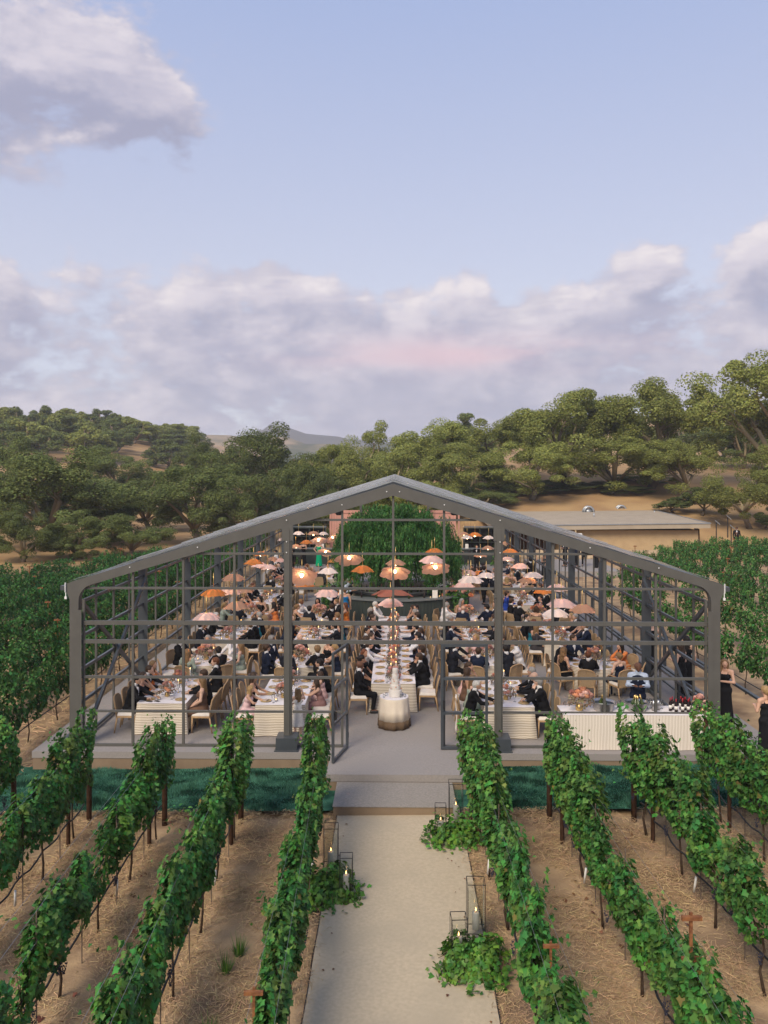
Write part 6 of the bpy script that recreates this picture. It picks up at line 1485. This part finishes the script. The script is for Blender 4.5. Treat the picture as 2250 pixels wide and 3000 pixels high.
# ---------------------------------------------------------------- lanterns and greenery along the path
def lantern(x, y, h, wd, ch, label, lift=0.0):
    z = float(gz(x, y))+.03; t = thing('lantern', label, 'lantern', (x, y, z+lift), rl_.uniform(-.08,.08), 'wire lanterns along the path')
    f = MB(); a = wd/2
    for sx in (-a, a):
        for sy in (-a, a): f.box(sx-.0038, sx+.0038, sy-.0038, sy+.0038, 0, h)
    for zz in (.01, h):
        for s in (-a, a): f.box(-a, a, s-.0038, s+.0038, zz-.004, zz+.004); f.box(s-.0038, s+.0038, -a, a, zz-.004, zz+.004)
    f.obj('wire_frame', M['black'], t)
    for s in (-1, 1):
        MB().box(s*(a-.012)-.001, s*(a-.012)+.001, -a+.014, a-.014, .012, h*.88).obj('glass_pane', M['glass'], t); MB().box(-a+.014, a-.014, s*(a-.012)-.001, s*(a-.012)+.001, .012, h*.88).obj('glass_pane', M['glass'], t)
    c = tag(MB().lathe([(.05,.0),(.052,.01),(.052,ch-.01),(.046,ch),(.01,ch-.008)], 14).obj('pillar_candle', M['wax'], None, True, (x, y, z+lift+.015)), 'white pillar candle inside '+label.replace('lantern of the pair','lantern,'), 'candle', 'pillar candles in the lanterns')
    MB().tube([(0,0,ch-.01),(0,0,ch+.012)], .003, 4).obj('wick', M['black'], c); MB().lathe([(.002,ch+.01),(.010,ch+.028),(.007,ch+.045),(.001,ch+.07)], 8).obj('flame', M['flame'], c, True)
def greens(x, y, rx, ry, h, label, seed, n=620):
    r = np.random.default_rng(seed); d = unit(n, r); d[:,2] = np.abs(d[:,2]); q = np.cbrt(r.uniform(.15,1,n))*(1+.28*np.sin(np.arctan2(d[:,1], d[:,0])*4+seed)); Pp = d*q[:,None]*[rx,ry,h]
    k = 90; a = r.uniform(0, 6.28, k); e = r.uniform(.9,1.35,k); Pp = np.concatenate([Pp, np.stack([rx*e*np.cos(a), ry*e*np.sin(a), r.uniform(.01,.09,k)], 1)])
    for j in range(5):
        a0 = r.uniform(0, 6.28); tt = np.linspace(0,1,9)[:,None]; Pp = np.concatenate([Pp, np.array([rx*.5*math.cos(a0), ry*.5*math.sin(a0), h*.6])+tt*np.array([.1*r.normal(),.1*r.normal(),.30])+r.normal(0,.025,(9,3))])
    n = len(Pp); V, F = leafcloud(Pp, np.concatenate([d, np.tile([0,0,1.], (n-len(d),1))])+unit(n, r)*.6, unit(n, r)+[0,0,-.2], .078*r.uniform(.6,1.3,n), VLEAF, VLEAF_F)
    t = thing('ivy_arrangement', label, 'plant', (x, y, float(gz(x, y))+.02), 0, 'ivy arrangements along the path')
    o = link('foliage', fast_mesh('foliage', V, F, M['ivy']), t); o['kind'] = 'stuff'
    m2 = MB()
    for j in range(9): a = j*.7; m2.tube([(0,0,.02),(rx*.6*math.cos(a), ry*.6*math.sin(a), h*.5),(rx*1.05*math.cos(a), ry*1.05*math.sin(a), .04)], .005, 4)
    m2.obj('stems', M['vbark'], t)
lantern(-.73,12.76,.62,.20,.30,'nearer lantern of the left pair by the path',.05); lantern(-1.02,13.35,.66,.24,.22,'farther lantern of the left pair by the path',.22); greens(-1.0,12.9,.50,.52,.36,'low ivy arrangement round the left lantern pair',41,1100)
lantern(.88,14.75,.58,.20,.28,'shorter lantern of the pair nearest the step',.05); lantern(1.20,15.3,.66,.26,.20,'taller lantern of the pair nearest the step',.18); greens(1.15,14.75,.52,.44,.36,'low ivy arrangement round the lanterns nearest the step',42,1000)
lantern(.92,11.05,.60,.21,.30,'shorter lantern of the pair at the lower right of the path',.05); lantern(1.20,11.5,.70,.25,.24,'taller lantern of the pair at the lower right of the path',.20); greens(1.12,10.95,.48,.46,.36,'low ivy arrangement round the lower right lanterns',43,1150)

# ---------------------------------------------------------------- straw, litter, turf pile, weeds
def scatter_quads(name, P, ang, ln, wd, m, tilt=.12, seed=0):
    r = np.random.default_rng(seed); n = len(P); d = np.stack([np.cos(ang), np.sin(ang), r.normal(0, tilt, n)], 1); s = np.stack([-np.sin(ang), np.cos(ang), r.normal(0, .3, n)], 1)
    a = P-d*ln[:,None]/2; b = P+d*ln[:,None]/2; mid = P+np.stack([r.normal(0,.012,n), r.normal(0,.012,n), np.abs(r.normal(0,.012,n))], 1); w_ = (s*wd[:,None]/2)
    V = np.stack([a-w_, a+w_, mid+w_, mid-w_, b+w_, b-w_], 1).reshape(-1,3); i = np.arange(n)[:,None]*6
    F = np.concatenate([i+np.array([[0,1,2,3]]), i+np.array([[3,2,4,5]])])
    o = tag(link(name, fast_mesh(name, V, F, m)), kind='stuff'); return o
r = np.random.default_rng(91); n = 170000
x = r.uniform(-9.5, 10, n); y = 6.5+9.6*r.random(n)**.9; keep = ~((x > -1.12) & (x < 1.36)) & (np.sin(x*2.1+y*1.3)+np.sin(y*2.9-x)+.8*np.sin(x*5.3+y*3.1)+r.normal(0,.6,n) > -1.0); x, y = x[keep], y[keep]; n = len(x)
scatter_quads('straw', np.stack([x, y, gz(x, y)+r.uniform(.005,.045,n)], 1), r.uniform(0,6.28,n), r.uniform(.05,.19,n), r.uniform(.0035,.0075,n), M['straw'], seed=1)
n = 26000; x = r.uniform(-22, -8.4, n); y = r.uniform(16, 45, n); scatter_quads('straw', np.stack([x, y, gz(x, y)+.02], 1), r.uniform(0,6.28,n), r.uniform(.12,.35,n), r.uniform(.010,.02,n), M['straw'], seed=2)
n = 1500; x = r.uniform(-8, 9, n); y = r.uniform(7, 15.9, n); c = np.sin(x*1.7+2)+np.sin(y*1.9+x); k = (c > .7) & ~((x > -1.12) & (x < 1.36)); x, y = x[k], y[k]; n = len(x)
V, F = leafcloud(np.stack([x, y, gz(x, y)+r.uniform(.01,.05,n)], 1), unit(n, r)*.5+[0,0,1], unit(n, r), .10*r.uniform(.5,1.2,n), VLEAF, VLEAF_F); tag(link('leaf_litter', fast_mesh('leaf_litter', V, F, M['litter'])), kind='stuff')
n = 90000; x = r.uniform(-8.8, 8.4, n); y = r.uniform(16.06, 18.36, n); k = ~((x > -1.45) & (x < 1.62) & (y > 15.7)) ; x, y = x[k], y[k]; n = len(x)
h = .03+.035*np.clip(np.sin(x*2.3+y*4)+np.sin(x*5.1-y*2.2), 0, 2); V = np.stack([np.stack([x-.006, y, gz(x,y)+.02], 1), np.stack([x+.006, y, gz(x,y)+.02], 1), np.stack([x+r.normal(0,.02,n), y-.012+r.normal(0,.014,n), gz(x,y)+.02+h], 1)], 1).reshape(-1,3)
tag(link('turf_pile', fast_mesh('turf_pile', V, np.arange(3*n).reshape(-1,3), [M['turfblade'], M['turfdark']], mi=(np.sin(x*3.1+1.3*np.sin(y*7+x))+np.sin(y*9.5+2.2*np.sin(x*1.9))+.7*np.sin(x*7.7-y*5)+r.normal(0,.55,n) > .25).astype(int))), kind='stuff')
n = 46; x = np.where(r.random(n) < .93, np.where(r.random(n) < .5, -1.0+np.abs(r.normal(0,.16,n)), 1.24-np.abs(r.normal(0,.16,n))), r.uniform(-1,1.25,n)); y = r.uniform(7, 15.6, n)
V, F = leafcloud(np.stack([x, y, gz(x, y)+.045], 1), unit(n, r)*.35+[0,0,1], unit(n, r), .045*r.uniform(.5,1.2,n), VLEAF, VLEAF_F); tag(link('leaf_litter', fast_mesh('leaf_litter', V, F, M['litter'])), kind='stuff')
n = 900; e = r.choice([-1, 1], n); y = r.uniform(6.8, 15.7, n); x = np.where(e < 0, -1.10, 1.34)+r.normal(0, .07, n); scatter_quads('straw', np.stack([x, y, gz(x, y)+.045], 1), r.uniform(0,6.28,n), r.uniform(.04,.14,n), r.uniform(.003,.006,n), M['straw'], seed=3)
def weed(seed, n=60):
    r = np.random.default_rng(seed); a = r.uniform(0,6.28,n); o = r.uniform(.02,.16,n); b = np.stack([.04*np.cos(a), .04*np.sin(a), np.zeros(n)], 1); t_ = np.stack([o*np.cos(a), o*np.sin(a), r.uniform(.08,.24,n)], 1); s = np.stack([-np.sin(a), np.cos(a), np.zeros(n)], 1)*.006
    return fast_mesh('weed_tuft', np.stack([b-s, b+s, t_], 1).reshape(-1,3), np.arange(3*n).reshape(-1,3), M['ivy'])
wm = [weed(1), weed(2)]
for i, (x, y, lab) in enumerate([(-2.15,11.3,'green weed tuft left of the first left row, upper of two'),(-2.25,10.9,'green weed tuft left of the first left row, lower of two'),(2.36,10.2,'weed tuft between first and second right rows, nearest the vines'),(2.2,9.6,'weed tuft between first and second right rows, below another'),
        (4.0,9.4,'weed tuft right of the crossarm post on the right'),(4.1,8.7,'weed tuft lowest between second and third right rows'),(-2.2,9.6,'weed tuft nearest the bottom, left of first left row'),(3.5,12.6,'small weed tuft beside the second right row'),(1.85,8.2,'weed tuft at the foot of the first right row')]):
    tag(link('weed_tuft', wm[i % 2], None, (x, y, float(gz(x, y))), i), lab, 'weed', 'weed tufts in the dry grass').scale = (1.3,)*3

# ---------------------------------------------------------------- evening haze
hz = bpy.data.materials.new('evening_haze'); hz.use_nodes = True; t = hz.node_tree; t.nodes.clear()
o = t.nodes.new('ShaderNodeOutputMaterial'); v = t.nodes.new('ShaderNodeVolumePrincipled'); v.inputs['Color'].default_value = (.80,.85,.97,1); v.inputs['Density'].default_value = 0.0004; v.inputs['Anisotropy'].default_value = 0.0
t.links.new(v.outputs[0], o.inputs['Volume'])
ob = MB().box(-1120, 1120, -60, 1700, -8, 105).obj('haze', hz); ob['kind'] = 'stuff'
